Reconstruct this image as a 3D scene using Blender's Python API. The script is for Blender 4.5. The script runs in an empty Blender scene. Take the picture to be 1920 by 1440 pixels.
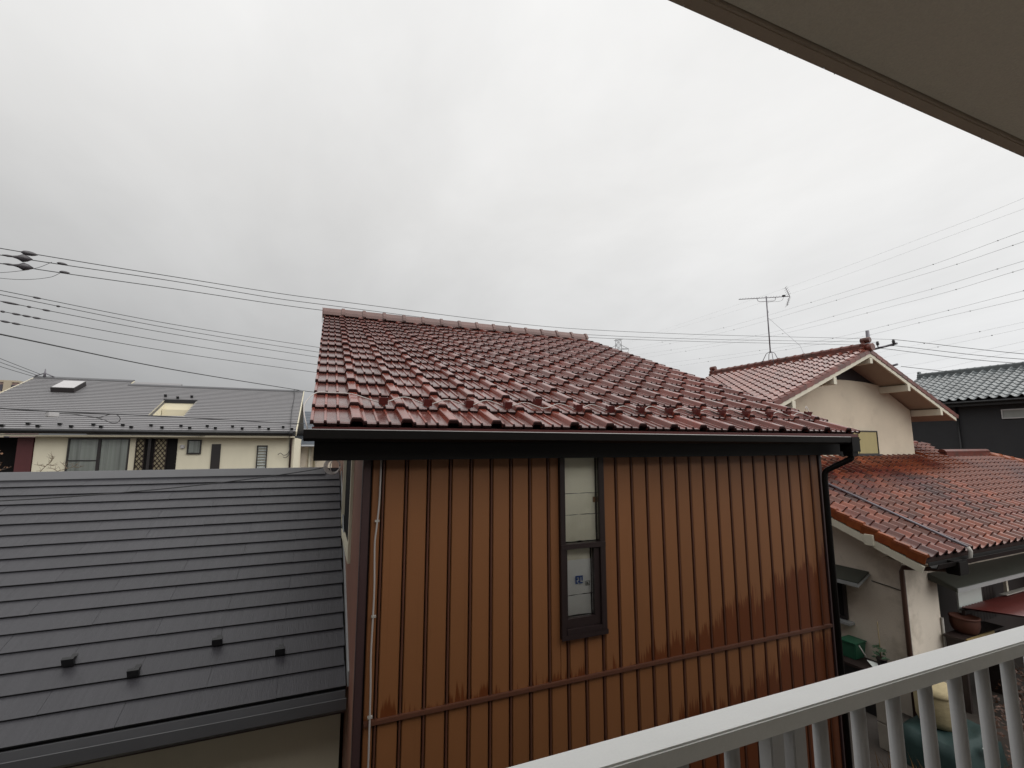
import bpy, bmesh, math, random
from mathutils import Vector, Matrix, noise
random.seed(7)
R = math.radians
sc = bpy.context.scene
COL = sc.collection

# ---------------------------------------------------------------- camera
cam_d = bpy.data.cameras.new('camera')
cam = bpy.data.objects.new('camera', cam_d)
COL.objects.link(cam)
cam_d.sensor_width = 36.0
cam_d.lens = 16.406
cam_d.clip_start = 0.03
cam_d.clip_end = 3000
cam.rotation_euler = (R(97.5), 0, R(-22))
sc.camera = cam

# ---------------------------------------------------------------- sky, sun, exposure
world = bpy.data.worlds.new('World')
sc.world = world
world.use_nodes = True
wn, wl = world.node_tree.nodes, world.node_tree.links
wn.clear()
out = wn.new('ShaderNodeOutputWorld')
bg = wn.new('ShaderNodeBackground')
wl.new(bg.outputs[0], out.inputs[0])
bg.inputs[1].default_value = 0.083
sky = wn.new('ShaderNodeTexSky')
sky.sky_type = 'NISHITA'
sky.sun_disc = False
sky.sun_elevation = R(50)
sky.sun_rotation = R(140)
sky.air_density = 1.0
sky.dust_density = 6.0
tc = wn.new('ShaderNodeTexCoord')
sep = wn.new('ShaderNodeSeparateXYZ')
wl.new(tc.outputs['Generated'], sep.inputs[0])


def wm(op, a, b=None, c=None):
    n = wn.new('ShaderNodeMath')
    n.operation = op
    for i, v in enumerate((a, b, c)):
        if v is None:
            continue
        if isinstance(v, (int, float)):
            n.inputs[i].default_value = v
        else:
            wl.new(v, n.inputs[i])
    return n.outputs[0]


# overcast sky: luminance rises with elevation, broken by soft cloud sheets
zpos = wm('MAXIMUM', sep.outputs[2], 0.0)
den = wm('ADD', zpos, 0.22)
comb = wn.new('ShaderNodeCombineXYZ')
wl.new(wm('DIVIDE', sep.outputs[0], den), comb.inputs[0])
wl.new(wm('DIVIDE', sep.outputs[1], den), comb.inputs[1])
mp = wn.new('ShaderNodeMapping')
mp.inputs['Rotation'].default_value = (0, 0, R(35))
mp.inputs['Scale'].default_value = (1.0, 0.62, 1.0)
wl.new(comb.outputs[0], mp.inputs[0])


def cloud(scale, detail, rough, dist=0.0):
    n = wn.new('ShaderNodeTexNoise')
    n.inputs['Scale'].default_value = scale
    n.inputs['Detail'].default_value = detail
    n.inputs['Roughness'].default_value = rough
    n.inputs['Distortion'].default_value = dist
    wl.new(mp.outputs[0], n.inputs['Vector'])
    return n.outputs['Fac']


c1 = cloud(0.9, 6, 0.55, 0.5)
c2 = cloud(2.6, 7, 0.55, 0.3)
base0 = wm('MULTIPLY_ADD', wm('POWER', zpos, 0.6), 0.48, 0.50)
# the cloud is thinner towards the right of the view, heavier low on the left
side = wm('ADD', wm('MULTIPLY', sep.outputs[0], 0.927), wm('MULTIPLY', sep.outputs[1], -0.375))
base = wm('MULTIPLY', base0, wm('ADD', 1.0, wm('MULTIPLY', wm('MULTIPLY', wm('SUBTRACT', side, 0.15), 0.60), wm('POWER', wm('SUBTRACT', 1.0, zpos), 1.8))))
fluct = wm('ADD', wm('MULTIPLY', wm('SUBTRACT', c1, 0.5), 0.42), wm('MULTIPLY', wm('SUBTRACT', c2, 0.5), 0.20))
lum = wm('MULTIPLY', base, wm('ADD', 1.0, fluct))
tint = wn.new('ShaderNodeMix')
tint.data_type = 'RGBA'
wl.new(wm('MINIMUM', wm('MULTIPLY', zpos, 2.2), 1.0), tint.inputs[0])
tint.inputs[6].default_value = (0.97, 0.985, 1.0, 1)
tint.inputs[7].default_value = (1.0, 0.995, 0.985, 1)
grey = wn.new('ShaderNodeVectorMath')
grey.operation = 'SCALE'
wl.new(tint.outputs[2], grey.inputs[0])
wl.new(wm('MULTIPLY', lum, 10.0), grey.inputs['Scale'])
bw = wn.new('ShaderNodeRGBToBW')
wl.new(sky.outputs[0], bw.inputs[0])
mixs = wn.new('ShaderNodeMix')
mixs.data_type = 'RGBA'
mixs.inputs[0].default_value = 0.06
wl.new(grey.outputs[0], mixs.inputs[6])
wl.new(bw.outputs[0], mixs.inputs[7])
wl.new(mixs.outputs[2], bg.inputs[0])

sun_d = bpy.data.lights.new('sun', 'SUN')
sun_d.energy = 1.5
sun_d.angle = R(80)
sun_d.color = (1.0, 0.98, 0.95)
sun = bpy.data.objects.new('sun', sun_d)
COL.objects.link(sun)
sun.location = (0, 0, 40)
SUN_AZ, SUN_EL = 140, 50       # from behind the balcony, to the right, through thick cloud
sun.rotation_euler = Vector((math.sin(R(SUN_AZ)) * math.cos(R(SUN_EL)), math.cos(R(SUN_AZ)) * math.cos(R(SUN_EL)), math.sin(R(SUN_EL)))).to_track_quat('Z', 'Y').to_euler()

sc.view_settings.view_transform = 'Standard'
sc.view_settings.look = 'None'
sc.view_settings.exposure = 0.36
sc.view_settings.gamma = 1.0
sc.view_settings.use_curve_mapping = False
sc.cycles.max_bounces = 6
sc.cycles.transparent_max_bounces = 8


# ---------------------------------------------------------------- materials
def mat(name, col, rough=0.6, var=0.12, scale=4.0, bump=0.0, bscale=60.0, spec=0.5, metal=0.0, coat=0.0,
        stretch=(1, 1, 1), rand=0.0, rvar=0.0, col2=None, c2scale=2.0, c2lo=0.5, c2hi=0.7, fine=0.0):
    """plain principled paint / plaster / metal with noise in world position"""
    m = bpy.data.materials.new(name)
    m.use_nodes = True
    nt = m.node_tree
    N, L = nt.nodes, nt.links
    b = N['Principled BSDF']
    geo = N.new('ShaderNodeNewGeometry')
    mpg = N.new('ShaderNodeMapping')
    mpg.inputs['Scale'].default_value = stretch
    L.new(geo.outputs['Position'], mpg.inputs[0])

    def nz(s, d=5, r=0.6):
        n = N.new('ShaderNodeTexNoise')
        n.inputs['Scale'].default_value = s
        n.inputs['Detail'].default_value = d
        n.inputs['Roughness'].default_value = r
        L.new(mpg.outputs[0], n.inputs['Vector'])
        return n.outputs['Fac']

    def ma(op, a, bb):
        n = N.new('ShaderNodeMath')
        n.operation = op
        for i, v in enumerate((a, bb)):
            if isinstance(v, (int, float)):
                n.inputs[i].default_value = v
            else:
                L.new(v, n.inputs[i])
        return n.outputs[0]
    c = N.new('ShaderNodeRGB')
    c.outputs[0].default_value = (*col, 1)
    cur = c.outputs[0]
    if col2 is not None:
        mr = N.new('ShaderNodeMapRange')
        mr.inputs['From Min'].default_value = c2lo
        mr.inputs['From Max'].default_value = c2hi
        L.new(nz(c2scale, 8, 0.65), mr.inputs[0])
        mx = N.new('ShaderNodeMix')
        mx.data_type = 'RGBA'
        L.new(mr.outputs[0], mx.inputs[0])
        L.new(cur, mx.inputs[6])
        mx.inputs[7].default_value = (*col2, 1)
        cur = mx.outputs[2]
    f = ma('ADD', 1.0, ma('MULTIPLY', ma('SUBTRACT', nz(scale), 0.5), var * 2))
    if fine:
        f = ma('MULTIPLY', f, ma('ADD', 1.0, ma('MULTIPLY', ma('SUBTRACT', nz(220, 3), 0.5), fine * 2)))
    if rand:
        oi = N.new('ShaderNodeObjectInfo')
        f = ma('MULTIPLY', f, ma('ADD', 1.0, ma('MULTIPLY', ma('SUBTRACT', oi.outputs['Random'], 0.5), rand * 2)))
    vm = N.new('ShaderNodeVectorMath')
    vm.operation = 'SCALE'
    L.new(cur, vm.inputs[0])
    L.new(f, vm.inputs['Scale'])
    L.new(vm.outputs[0], b.inputs['Base Color'])
    if rvar:
        L.new(ma('ADD', rough, ma('MULTIPLY', ma('SUBTRACT', nz(scale * 1.7), 0.5), rvar * 2)), b.inputs['Roughness'])
    else:
        b.inputs['Roughness'].default_value = rough
    b.inputs['Specular IOR Level'].default_value = spec
    b.inputs['Metallic'].default_value = metal
    b.inputs['Coat Weight'].default_value = coat
    b.inputs['Coat Roughness'].default_value = 0.12
    if bump:
        bn = N.new('ShaderNodeBump')
        bn.inputs['Strength'].default_value = bump
        bn.inputs['Distance'].default_value = 0.01
        L.new(nz(bscale, 6), bn.inputs['Height'])
        L.new(bn.outputs[0], b.inputs['Normal'])
    m['nt'] = 1
    return m


def glass_mat(name, tint_c=(0.985, 0.99, 0.985), trans=0.99):
    m = bpy.data.materials.new(name)
    m.use_nodes = True
    N, L = m.node_tree.nodes, m.node_tree.links
    N.clear()
    o = N.new('ShaderNodeOutputMaterial')
    mx = N.new('ShaderNodeMixShader')
    tr = N.new('ShaderNodeBsdfTransparent')
    tr.inputs[0].default_value = (*[trans * t for t in tint_c], 1)
    gl = N.new('ShaderNodeBsdfGlossy')
    gl.inputs['Roughness'].default_value = 0.03
    fr = N.new('ShaderNodeFresnel')
    fr.inputs[0].default_value = 1.33
    L.new(fr.outputs[0], mx.inputs[0])
    L.new(tr.outputs[0], mx.inputs[1])
    L.new(gl.outputs[0], mx.inputs[2])
    L.new(mx.outputs[0], o.inputs[0])
    return m


def siding_material():
    """brown sheet siding with rain-soaked areas that creep up from the joint band"""
    m = mat('brown_siding', (0.224, 0.090, 0.032), rough=0.5, var=0.10, scale=3.0, stretch=(1, 1, 0.35), rand=0.05, fine=0.10, bump=0.05, bscale=160)
    N, L = m.node_tree.nodes, m.node_tree.links
    b = N['Principled BSDF']
    src = b.inputs['Base Color'].links[0].from_socket
    geo = N.new('ShaderNodeNewGeometry')
    s = N.new('ShaderNodeSeparateXYZ')
    L.new(geo.outputs['Position'], s.inputs[0])

    def ma(op, a, bb, cl=False):
        n = N.new('ShaderNodeMath')
        n.operation = op
        n.use_clamp = cl
        for i, v in enumerate((a, bb)):
            if isinstance(v, (int, float)):
                n.inputs[i].default_value = v
            else:
                L.new(v, n.inputs[i])
        return n.outputs[0]

    def nz(sx, sz, sc_, d):
        mp_ = N.new('ShaderNodeMapping')
        mp_.inputs['Scale'].default_value = (sx, 1, sz)
        L.new(geo.outputs['Position'], mp_.inputs[0])
        n = N.new('ShaderNodeTexNoise')
        n.inputs['Scale'].default_value = sc_
        n.inputs['Detail'].default_value = d
        L.new(mp_.outputs[0], n.inputs['Vector'])
        return n.outputs['Fac']
    x, z = s.outputs[0], s.outputs[2]
    streak = nz(26, 0.35, 2.2, 6)      # thin runs
    blot = nz(3.2, 1.2, 1.6, 3)       # broad tongues
    jit = ma('ADD', ma('MULTIPLY', ma('SUBTRACT', streak, 0.5), 0.62), ma('MULTIPLY', ma('SUBTRACT', blot, 0.5), 0.5))
    # upper row: soaked height grows to the right
    up_h = ma('MULTIPLY', ma('POWER', ma('MAXIMUM', ma('DIVIDE', ma('SUBTRACT', x, 1.9), 2.6), 0.0), 1.4), 0.66)
    up_top = ma('ADD', ma('ADD', -1.665, up_h), jit)
    up = ma('DIVIDE', ma('SUBTRACT', up_top, z), 0.045, True)
    lo_h = ma('MULTIPLY', ma('MAXIMUM', ma('DIVIDE', ma('SUBTRACT', x, 1.3), 3.1), 0.0), 0.64)
    lo_top = ma('ADD', ma('ADD', -2.42, lo_h), jit)
    lo = ma('DIVIDE', ma('SUBTRACT', lo_top, z), 0.045, True)
    is_up = ma('GREATER_THAN', z, -1.69)
    wet = ma('ADD', ma('MULTIPLY', up, is_up), ma('MULTIPLY', lo, ma('SUBTRACT', 1.0, is_up)))
    # thin rust runs below the joints
    runs = ma('MULTIPLY', ma('SUBTRACT', nz(30, 0.35, 1.5, 4), 0.60), 5.0, True)
    tone = N.new('ShaderNodeMix')
    tone.data_type = 'RGBA'
    tone.blend_type = 'MULTIPLY'
    L.new(ma('MULTIPLY', wet, 0.95), tone.inputs[0])
    L.new(src, tone.inputs[6])
    tone.inputs[7].default_value = (0.56, 0.36, 0.26, 1)
    t2 = N.new('ShaderNodeMix')
    t2.data_type = 'RGBA'
    t2.blend_type = 'MULTIPLY'
    L.new(ma('MULTIPLY', runs, 0.35), t2.inputs[0])
    L.new(tone.outputs[2], t2.inputs[6])
    t2.inputs[7].default_value = (0.6, 0.45, 0.4, 1)
    L.new(t2.outputs[2], b.inputs['Base Color'])
    L.new(ma('SUBTRACT', 0.5, ma('MULTIPLY', wet, 0.2)), b.inputs['Roughness'])
    return m


M = {}
M['white_paint'] = mat('white_paint', (0.84, 0.85, 0.83), 0.30, 0.06, 9, 0.03, 120, fine=0.05, coat=0.5)
M['grey_paint'] = mat('grey_rail_paint', (0.50, 0.50, 0.50), 0.45, 0.08, 9, 0.03, 120, fine=0.05)
M['soffit'] = mat('painted_soffit', (0.74, 0.67, 0.56), 0.85, 0.10, 1.3, 0.35, 150, fine=0.14, col2=(0.60, 0.53, 0.42), c2scale=2.2)
M['soffit_edge'] = mat('soffit_edge_paint', (0.45, 0.36, 0.28), 0.8, 0.08, 2.5, 0.25, 150, fine=0.1)
M['plaster_white'] = mat('balcony_plaster', (0.50, 0.48, 0.44), 0.8, 0.06, 3, 0.15, 90)
M['concrete'] = mat('concrete', (0.30, 0.29, 0.27), 0.75, 0.2, 3, 0.3, 60, col2=(0.2, 0.19, 0.17), c2scale=1.2)
M['drop'] = mat('rain_water', (0.50, 0.51, 0.51), 0.05, 0.05, 9, spec=0.8, coat=1.0)
M['balcony_floor'] = mat('balcony_floor', (0.50, 0.49, 0.46), 0.6, 0.1, 3)
M['siding'] = siding_material()
M['siding_side'] = mat('side_siding', (0.20, 0.085, 0.055), 0.55, 0.25, 5, 0.2, 40, stretch=(1, 1, 0.15), col2=(0.30, 0.17, 0.11), c2scale=4)
M['rib'] = mat('joint_rib', (0.105, 0.042, 0.025), 0.4, 0.2, 6, 0, stretch=(1, 1, 0.3))
M['joint_dark'] = mat('joint_backing', (0.020, 0.010, 0.008), 0.6, 0.1)
M['trim_brown'] = mat('dark_brown_trim', (0.050, 0.026, 0.026), 0.45, 0.15, 6, 0.05, 90)
M['win_frame'] = mat('dark_window_frame', (0.022, 0.013, 0.013), 0.4, 0.15, 6, 0.05, 90)
M['fascia'] = mat('dark_fascia', (0.007, 0.006, 0.0055), 0.6, 0.2, 6, spec=0.15)
M['gutter'] = mat('gutter_plastic', (0.009, 0.008, 0.0075), 0.45, 0.2, 6, spec=0.12)
M['rim'] = mat('gutter_rim_glint', (0.42, 0.41, 0.40), 0.3, 0.1, 9)
M['tile_red'] = mat('wet_red_cement_tile', (0.190, 0.042, 0.027), 0.26, 0.36, 7, 0.05, 35, spec=0.5, coat=0.4, rand=0.22, rvar=0.14,
                    col2=(0.17, 0.065, 0.048), c2scale=5, c2lo=0.48, c2hi=0.75, fine=0.12)
M['tile_flat'] = mat('pan_red_cement_tile', (0.115, 0.040, 0.033), 0.25, 0.45, 8, 0.07, 45, spec=0.5, coat=0.35, rand=0.25, rvar=0.22,
                     col2=(0.060, 0.014, 0.011), c2scale=4, c2lo=0.50, c2hi=0.68, fine=0.2)
M['ridge_cement'] = mat('ridge_cement_tile', (0.125, 0.062, 0.052), 0.38, 0.35, 8, 0.06, 45, rand=0.2, fine=0.15)
M['tile_edge_shade'] = mat('shaded_tile_edge', (0.030, 0.010, 0.009), 0.8, 0.3, 9, spec=0.2)
M['tile_under'] = mat('roof_underlay', (0.03, 0.012, 0.010), 0.8, 0.2)
M['guard_red'] = mat('snow_guard_red', (0.085, 0.014, 0.012), 0.4, 0.2, 9)
M['kawara_red'] = mat('glazed_red_kawara', (0.185, 0.046, 0.019), 0.25, 0.38, 3.0, 0.05, 40, spec=0.55, coat=0.45, rand=0.5, rvar=0.1,
                      col2=(0.075, 0.013, 0.009), c2scale=0.75, c2lo=0.44, c2hi=0.62, fine=0.10)
M['kawara_pink'] = mat('weathered_red_kawara', (0.185, 0.055, 0.036), 0.22, 0.25, 3.0, 0.06, 40, spec=0.65, coat=0.6, rand=0.22, rvar=0.1,
                       col2=(0.15, 0.035, 0.026), c2scale=2.5, fine=0.1)
M['kawara_ridge'] = mat('ridge_kawara', (0.15, 0.040, 0.028), 0.35, 0.35, 5, 0.1, 50, rand=0.2, col2=(0.08, 0.045, 0.035), c2scale=3)
M['verge_orange'] = mat('verge_kawara', (0.23, 0.062, 0.020), 0.25, 0.3, 6, 0.08, 40, spec=0.6, rand=0.22, col2=(0.14, 0.03, 0.018), c2scale=4)
M['kawara_grey'] = mat('silver_grey_kawara', (0.13, 0.145, 0.15), 0.28, 0.3, 5, 0.06, 40, spec=0.6, rand=0.25)
M['slate'] = mat('wet_slate', (0.047, 0.046, 0.052), 0.36, 0.24, 5, 0.32, 26, stretch=(7, 0.35, 0.35), rand=0.06, spec=0.4, fine=0.12, rvar=0.12)
M['slate_edge'] = mat('slate_underlay_and_edge_shade', (0.010, 0.010, 0.011), 0.8, 0.1)
M['ridge_metal'] = mat('ridge_metal', (0.085, 0.085, 0.09), 0.45, 0.15, 4, 0.03, 60)
M['slate_far'] = mat('grey_slate_far', (0.21, 0.205, 0.21), 0.45, 0.22, 5, 0.05, 30, stretch=(0.5, 6, 6), fine=0.15)
M['black_metal'] = mat('black_metal', (0.012, 0.012, 0.013), 0.4, 0.2)
M['cream'] = mat('cream_wall', (0.73, 0.68, 0.53), 0.85, 0.08, 2.0, 0.15, 60, fine=0.05, stretch=(1, 1, 0.4))
M['cream_trim'] = mat('cream_trim', (0.60, 0.55, 0.42), 0.6, 0.08, 3)
M['wine'] = mat('wine_wall', (0.085, 0.020, 0.022), 0.6, 0.2, 3)
M['dark_frame'] = mat('bronze_frame', (0.022, 0.018, 0.018), 0.4, 0.15)
M['curtain'] = mat('grey_curtain', (0.34, 0.36, 0.34), 0.9, 0.35, 2, 0, stretch=(7, 1, 0.15), col2=(0.20, 0.21, 0.20), c2scale=1.3)
M['dark_room'] = mat('dark_interior', (0.012, 0.011, 0.011), 0.8, 0.2, spec=0.1)
M['lattice_beige'] = mat('lattice_beige', (0.26, 0.22, 0.14), 0.7, 0.15, 5)
M['glass'] = glass_mat('window_glass')
M['stucco'] = mat('beige_stucco', (0.60, 0.515, 0.40), 0.9, 0.16, 1.2, 0.5, 120, fine=0.10, col2=(0.47, 0.39, 0.30), c2scale=1.1, c2lo=0.55, c2hi=0.8)
M['stucco_low'] = mat('pinkish_stucco', (0.72, 0.64, 0.54), 0.9, 0.16, 1.4, 0.6, 110, fine=0.16, col2=(0.46, 0.40, 0.32), c2scale=1.6, c2lo=0.5, c2hi=0.72)
M['offwhite'] = mat('weathered_offwhite', (0.62, 0.58, 0.47), 0.6, 0.14, 5, 0.1, 60, fine=0.06)
M['soffit_ply'] = mat('soffit_board', (0.30, 0.235, 0.175), 0.85, 0.12, 3)
M['vent_dark'] = mat('gable_vent', (0.030, 0.022, 0.022), 0.8, 0.2)
M['olive_curtain'] = mat('olive_shutter', (0.36, 0.30, 0.14), 0.7, 0.2, 4, 0, stretch=(1, 1, 0.2))
M['flash'] = mat('flashing_grey', (0.30, 0.31, 0.31), 0.4, 0.15, 5)
M['canopy_grey'] = mat('canopy_sheet', (0.045, 0.049, 0.040), 0.45, 0.25, 4, 0.05, 60)
M['rust_pipe'] = mat('rusty_brown_pipe', (0.090, 0.045, 0.032), 0.5, 0.3, 8, 0.05, 80, stretch=(1, 1, 0.3))
M['pale_pipe'] = mat('pale_conduit', (0.36, 0.34, 0.31), 0.5, 0.2, 9)
M['awning_red'] = mat('wine_awning', (0.105, 0.026, 0.022), 0.35, 0.3, 3, 0.05, 50)
M['white_sheet'] = mat('white_board', (0.56, 0.60, 0.57), 0.4, 0.06, 3)
M['wood_dark'] = mat('dark_wood', (0.022, 0.012, 0.010), 0.6, 0.3, 4, 0.1, 60, stretch=(1, 1, 0.2))
M['charcoal'] = mat('charcoal_siding', (0.030, 0.031, 0.034), 0.7, 0.16, 3, 0.2, 90, fine=0.1)
M['alu'] = mat('aluminium', (0.55, 0.55, 0.55), 0.35, 0.1, 5, metal=0.4)
M['steel'] = mat('galvanised_steel', (0.16, 0.15, 0.17), 0.45, 0.15, 6, metal=0.3)
M['wire'] = mat('black_wire', (0.030, 0.030, 0.032), 0.6, 0.1)
M['wire_grey'] = mat('grey_conductor', (0.42, 0.425, 0.43), 0.6, 0.1)
M['pylon_grey'] = mat('pylon_steel', (0.33, 0.335, 0.34), 0.6, 0.1)
M['white_cable'] = mat('white_cable', (0.40, 0.37, 0.35), 0.5, 0.12, 9)
M['grey_cable'] = mat('grey_cable', (0.22, 0.22, 0.22), 0.5, 0.12, 9)
M['porcelain'] = mat('insulator', (0.06, 0.055, 0.06), 0.3, 0.1)
M['insul_light'] = mat('white_insulator', (0.45, 0.44, 0.44), 0.3, 0.1)
M['pole_conc'] = mat('pole_concrete', (0.25, 0.24, 0.24), 0.8, 0.1)
M['paper'] = mat('yellowed_paper', (0.84, 0.80, 0.66), 0.9, 0.08, 4, 0.05, 40, col2=(0.74, 0.70, 0.55), c2scale=3)
M['paper_white'] = mat('white_paper', (0.90, 0.90, 0.88), 0.85, 0.10, 5, 0.05, 30)
M['blue_ink'] = mat('blue_print', (0.030, 0.10, 0.36), 0.7, 0.1, 30)
M['ink'] = mat('dark_print', (0.06, 0.06, 0.05), 0.7, 0.1, 30)
M['tape'] = mat('brown_tape', (0.25, 0.13, 0.06), 0.5, 0.1)
M['bark'] = mat('bark', (0.075, 0.055, 0.045), 0.85, 0.3, 9)
M['twig_pale'] = mat('pale_bark', (0.20, 0.15, 0.10), 0.8, 0.3, 9)
M['leaf_dry'] = mat('dry_leaf', (0.15, 0.07, 0.03), 0.7, 0.4, 8)
M['leaf_green'] = mat('green_leaf', (0.03, 0.075, 0.03), 0.6, 0.4, 8)
M['soil'] = mat('ground_soil', (0.032, 0.023, 0.017), 0.85, 0.4, 1.5, 0.6, 25, col2=(0.055, 0.048, 0.042), c2scale=0.4, c2lo=0.45, c2hi=0.7)
M['leaf_rust'] = mat('rust_leaf', (0.085, 0.036, 0.018), 0.6, 0.5, 9)
M['terracotta'] = mat('terracotta', (0.075, 0.022, 0.011), 0.7, 0.25, 6)
M['bamboo'] = mat('bamboo', (0.33, 0.24, 0.10), 0.6, 0.25, 9)
M['basket'] = mat('straw_basket', (0.40, 0.33, 0.19), 0.8, 0.3, 12, 0.5, 90, stretch=(1, 1, 5))
M['teal'] = mat('teal_tarp', (0.005, 0.024, 0.022), 0.7, 0.35, 6, 0.2, 30)
M['green_box'] = mat('green_plastic', (0.020, 0.10, 0.055), 0.45, 0.25, 6)
M['block'] = mat('pale_block', (0.38, 0.35, 0.30), 0.85, 0.2, 8, 0.4, 60)
M['far_beige'] = mat('far_beige', (0.42, 0.36, 0.27), 0.85, 0.1)
M['far_pink'] = mat('far_brick', (0.27, 0.19, 0.17), 0.85, 0.15)
M['far_dark'] = mat('far_window', (0.07, 0.065, 0.085), 0.4, 0.2)
M['blue_slate'] = mat('blue_grey_slate', (0.10, 0.115, 0.135), 0.45, 0.2, 5)
M['grass'] = mat('dry_grass', (0.22, 0.11, 0.025), 0.8, 0.5, 6, rand=0.2)


# ---------------------------------------------------------------- mesh helpers
class MB:
    """collects boxes, prisms and tubes; build() links them as one mesh object"""

    def __init__(self):
        self.v, self.f, self.s = [], [], []

    def add(self, vs, fs, smooth=False):
        o = len(self.v)
        self.v += [Vector(p) for p in vs]
        self.f += [[i + o for i in q] for q in fs]
        self.s += [smooth] * len(fs)
        return self

    def box(self, x0, x1, y0, y1, z0, z1):
        return self.add([(x0, y0, z0), (x1, y0, z0), (x1, y1, z0), (x0, y1, z0), (x0, y0, z1), (x1, y0, z1), (x1, y1, z1), (x0, y1, z1)],
                        [[0, 3, 2, 1], [4, 5, 6, 7], [0, 1, 5, 4], [1, 2, 6, 5], [2, 3, 7, 6], [3, 0, 4, 7]])

    def quad(self, *p):
        return self.add(p, [list(range(len(p)))])

    def prism(self, poly, d):
        n = len(poly)
        d = Vector(d)
        vs = [Vector(p) for p in poly] + [Vector(p) + d for p in poly]
        fs = [list(range(n - 1, -1, -1)), list(range(n, 2 * n))]
        fs += [[i, (i + 1) % n, n + (i + 1) % n, n + i] for i in range(n)]
        return self.add(vs, fs)

    def obox(self, c, ax, ay, az):
        c, ax, ay, az = Vector(c), Vector(ax), Vector(ay), Vector(az)
        vs = [c + sx * ax + sy * ay + sz * az for sz in (-1, 1) for sx, sy in ((-1, -1), (1, -1), (1, 1), (-1, 1))]
        return self.add(vs, [[0, 3, 2, 1], [4, 5, 6, 7], [0, 1, 5, 4], [1, 2, 6, 5], [2, 3, 7, 6], [3, 0, 4, 7]])

    def tube(self, path, r, n=6, closed=False):
        P = [Vector(p) for p in path]
        rs = r if isinstance(r, (list, tuple)) else [r] * len(P)
        vs, fs = [], []
        prev = None
        for i, p in enumerate(P):
            t = (P[min(i + 1, len(P) - 1)] - P[max(i - 1, 0)])
            if t.length < 1e-9:
                t = Vector((0, 0, 1))
            t.normalize()
            if prev is None:
                a = Vector((0, 0, 1)) if abs(t.z) < 0.9 else Vector((1, 0, 0))
                u = t.cross(a).normalized()
            else:
                u = (prev - t * prev.dot(t))
                u = u.normalized() if u.length > 1e-6 else t.orthogonal().normalized()
            prev = u
            w = t.cross(u)
            for k in range(n):
                an = 2 * math.pi * k / n
                vs.append(p + rs[i] * (math.cos(an) * u + math.sin(an) * w))
        for i in range(len(P) - 1):
            for k in range(n):
                fs.append([i * n + k, i * n + (k + 1) % n, (i + 1) * n + (k + 1) % n, (i + 1) * n + k])
        self.add(vs, fs, True)
        o = len(self.v) - len(vs)
        self.f += [[o + k for k in range(n - 1, -1, -1)], [o + (len(P) - 1) * n + k for k in range(n)]]
        self.s += [False, False]
        return self

    def lathe(self, c, prof, n=16):
        c = Vector(c)
        vs, fs = [], []
        for r, z in prof:
            for k in range(n):
                a = 2 * math.pi * k / n
                vs.append(c + Vector((r * math.cos(a), r * math.sin(a), z)))
        for i in range(len(prof) - 1):
            for k in range(n):
                fs.append([i * n + k, i * n + (k + 1) % n, (i + 1) * n + (k + 1) % n, (i + 1) * n + k])
        return self.add(vs, fs, True)

    def mesh(self, name, material, off=(0, 0, 0), bevel=0.0):
        me = bpy.data.meshes.new(name)
        o = Vector(off)
        me.from_pydata([tuple(p - o) for p in self.v], [], self.f)
        me.polygons.foreach_set('use_smooth', self.s)
        me.materials.append(material)
        bm = bmesh.new()
        bm.from_mesh(me)
        bmesh.ops.recalc_face_normals(bm, faces=bm.faces)
        if bevel:
            es = [e for e in bm.edges if len(e.link_faces) == 2 and e.calc_face_angle(0) > 0.6]
            bmesh.ops.bevel(bm, geom=es, offset=bevel, segments=2, affect='EDGES', clamp_overlap=True)
        bm.to_mesh(me)
        bm.free()
        return me


def obj(name, me, parent=None, matrix=None):
    o = bpy.data.objects.new(name, me)
    COL.objects.link(o)
    if parent is not None:
        o.parent = parent
    if matrix is not None:
        o.matrix_local = matrix
    return o


class Thing:
    """an Empty at the thing's base; parts are given in the thing's own (possibly turned) frame"""

    def __init__(self, name, label, cat, base=(0, 0, 0), rot=0.0, group=None):
        self.base = Vector(base)
        e = bpy.data.objects.new(name, None)
        COL.objects.link(e)
        e.empty_display_size = 0.2
        e.location = Matrix.Rotation(R(rot), 3, 'Z') @ self.base
        e.rotation_euler = (0, 0, R(rot))
        e['label'], e['category'] = label, cat
        if group:
            e['group'] = group
        self.e = e

    def part(self, name, mb, m, parent=None, bevel=0.0, label=None, stuff=False):
        o = obj(name, mb.mesh(name, m, self.base, bevel), parent or self.e)
        if label:
            o['label'] = label
        if stuff:
            o['kind'] = 'stuff'
        return o

    def inst(self, name, me, parent, pos, U, V, W):
        m = Matrix((U, V, W)).transposed().to_4x4()
        m.translation = Vector(pos) - self.base
        return obj(name, me, parent, m)


def single(name, label, cat, mb, m, base=None, group=None, bevel=0.0, rot=0.0, kind=None):
    """a thing that is one mesh"""
    b = Vector(base) if base is not None else Vector((0, 0, 0))
    o = obj(name, mb.mesh(name, m, b, bevel))
    o.location = Matrix.Rotation(R(rot), 3, 'Z') @ b
    o.rotation_euler = (0, 0, R(rot))
    if label:
        o['label'], o['category'] = label, cat
    if group:
        o['group'] = group
    if kind:
        o['kind'] = kind
    return o


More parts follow.
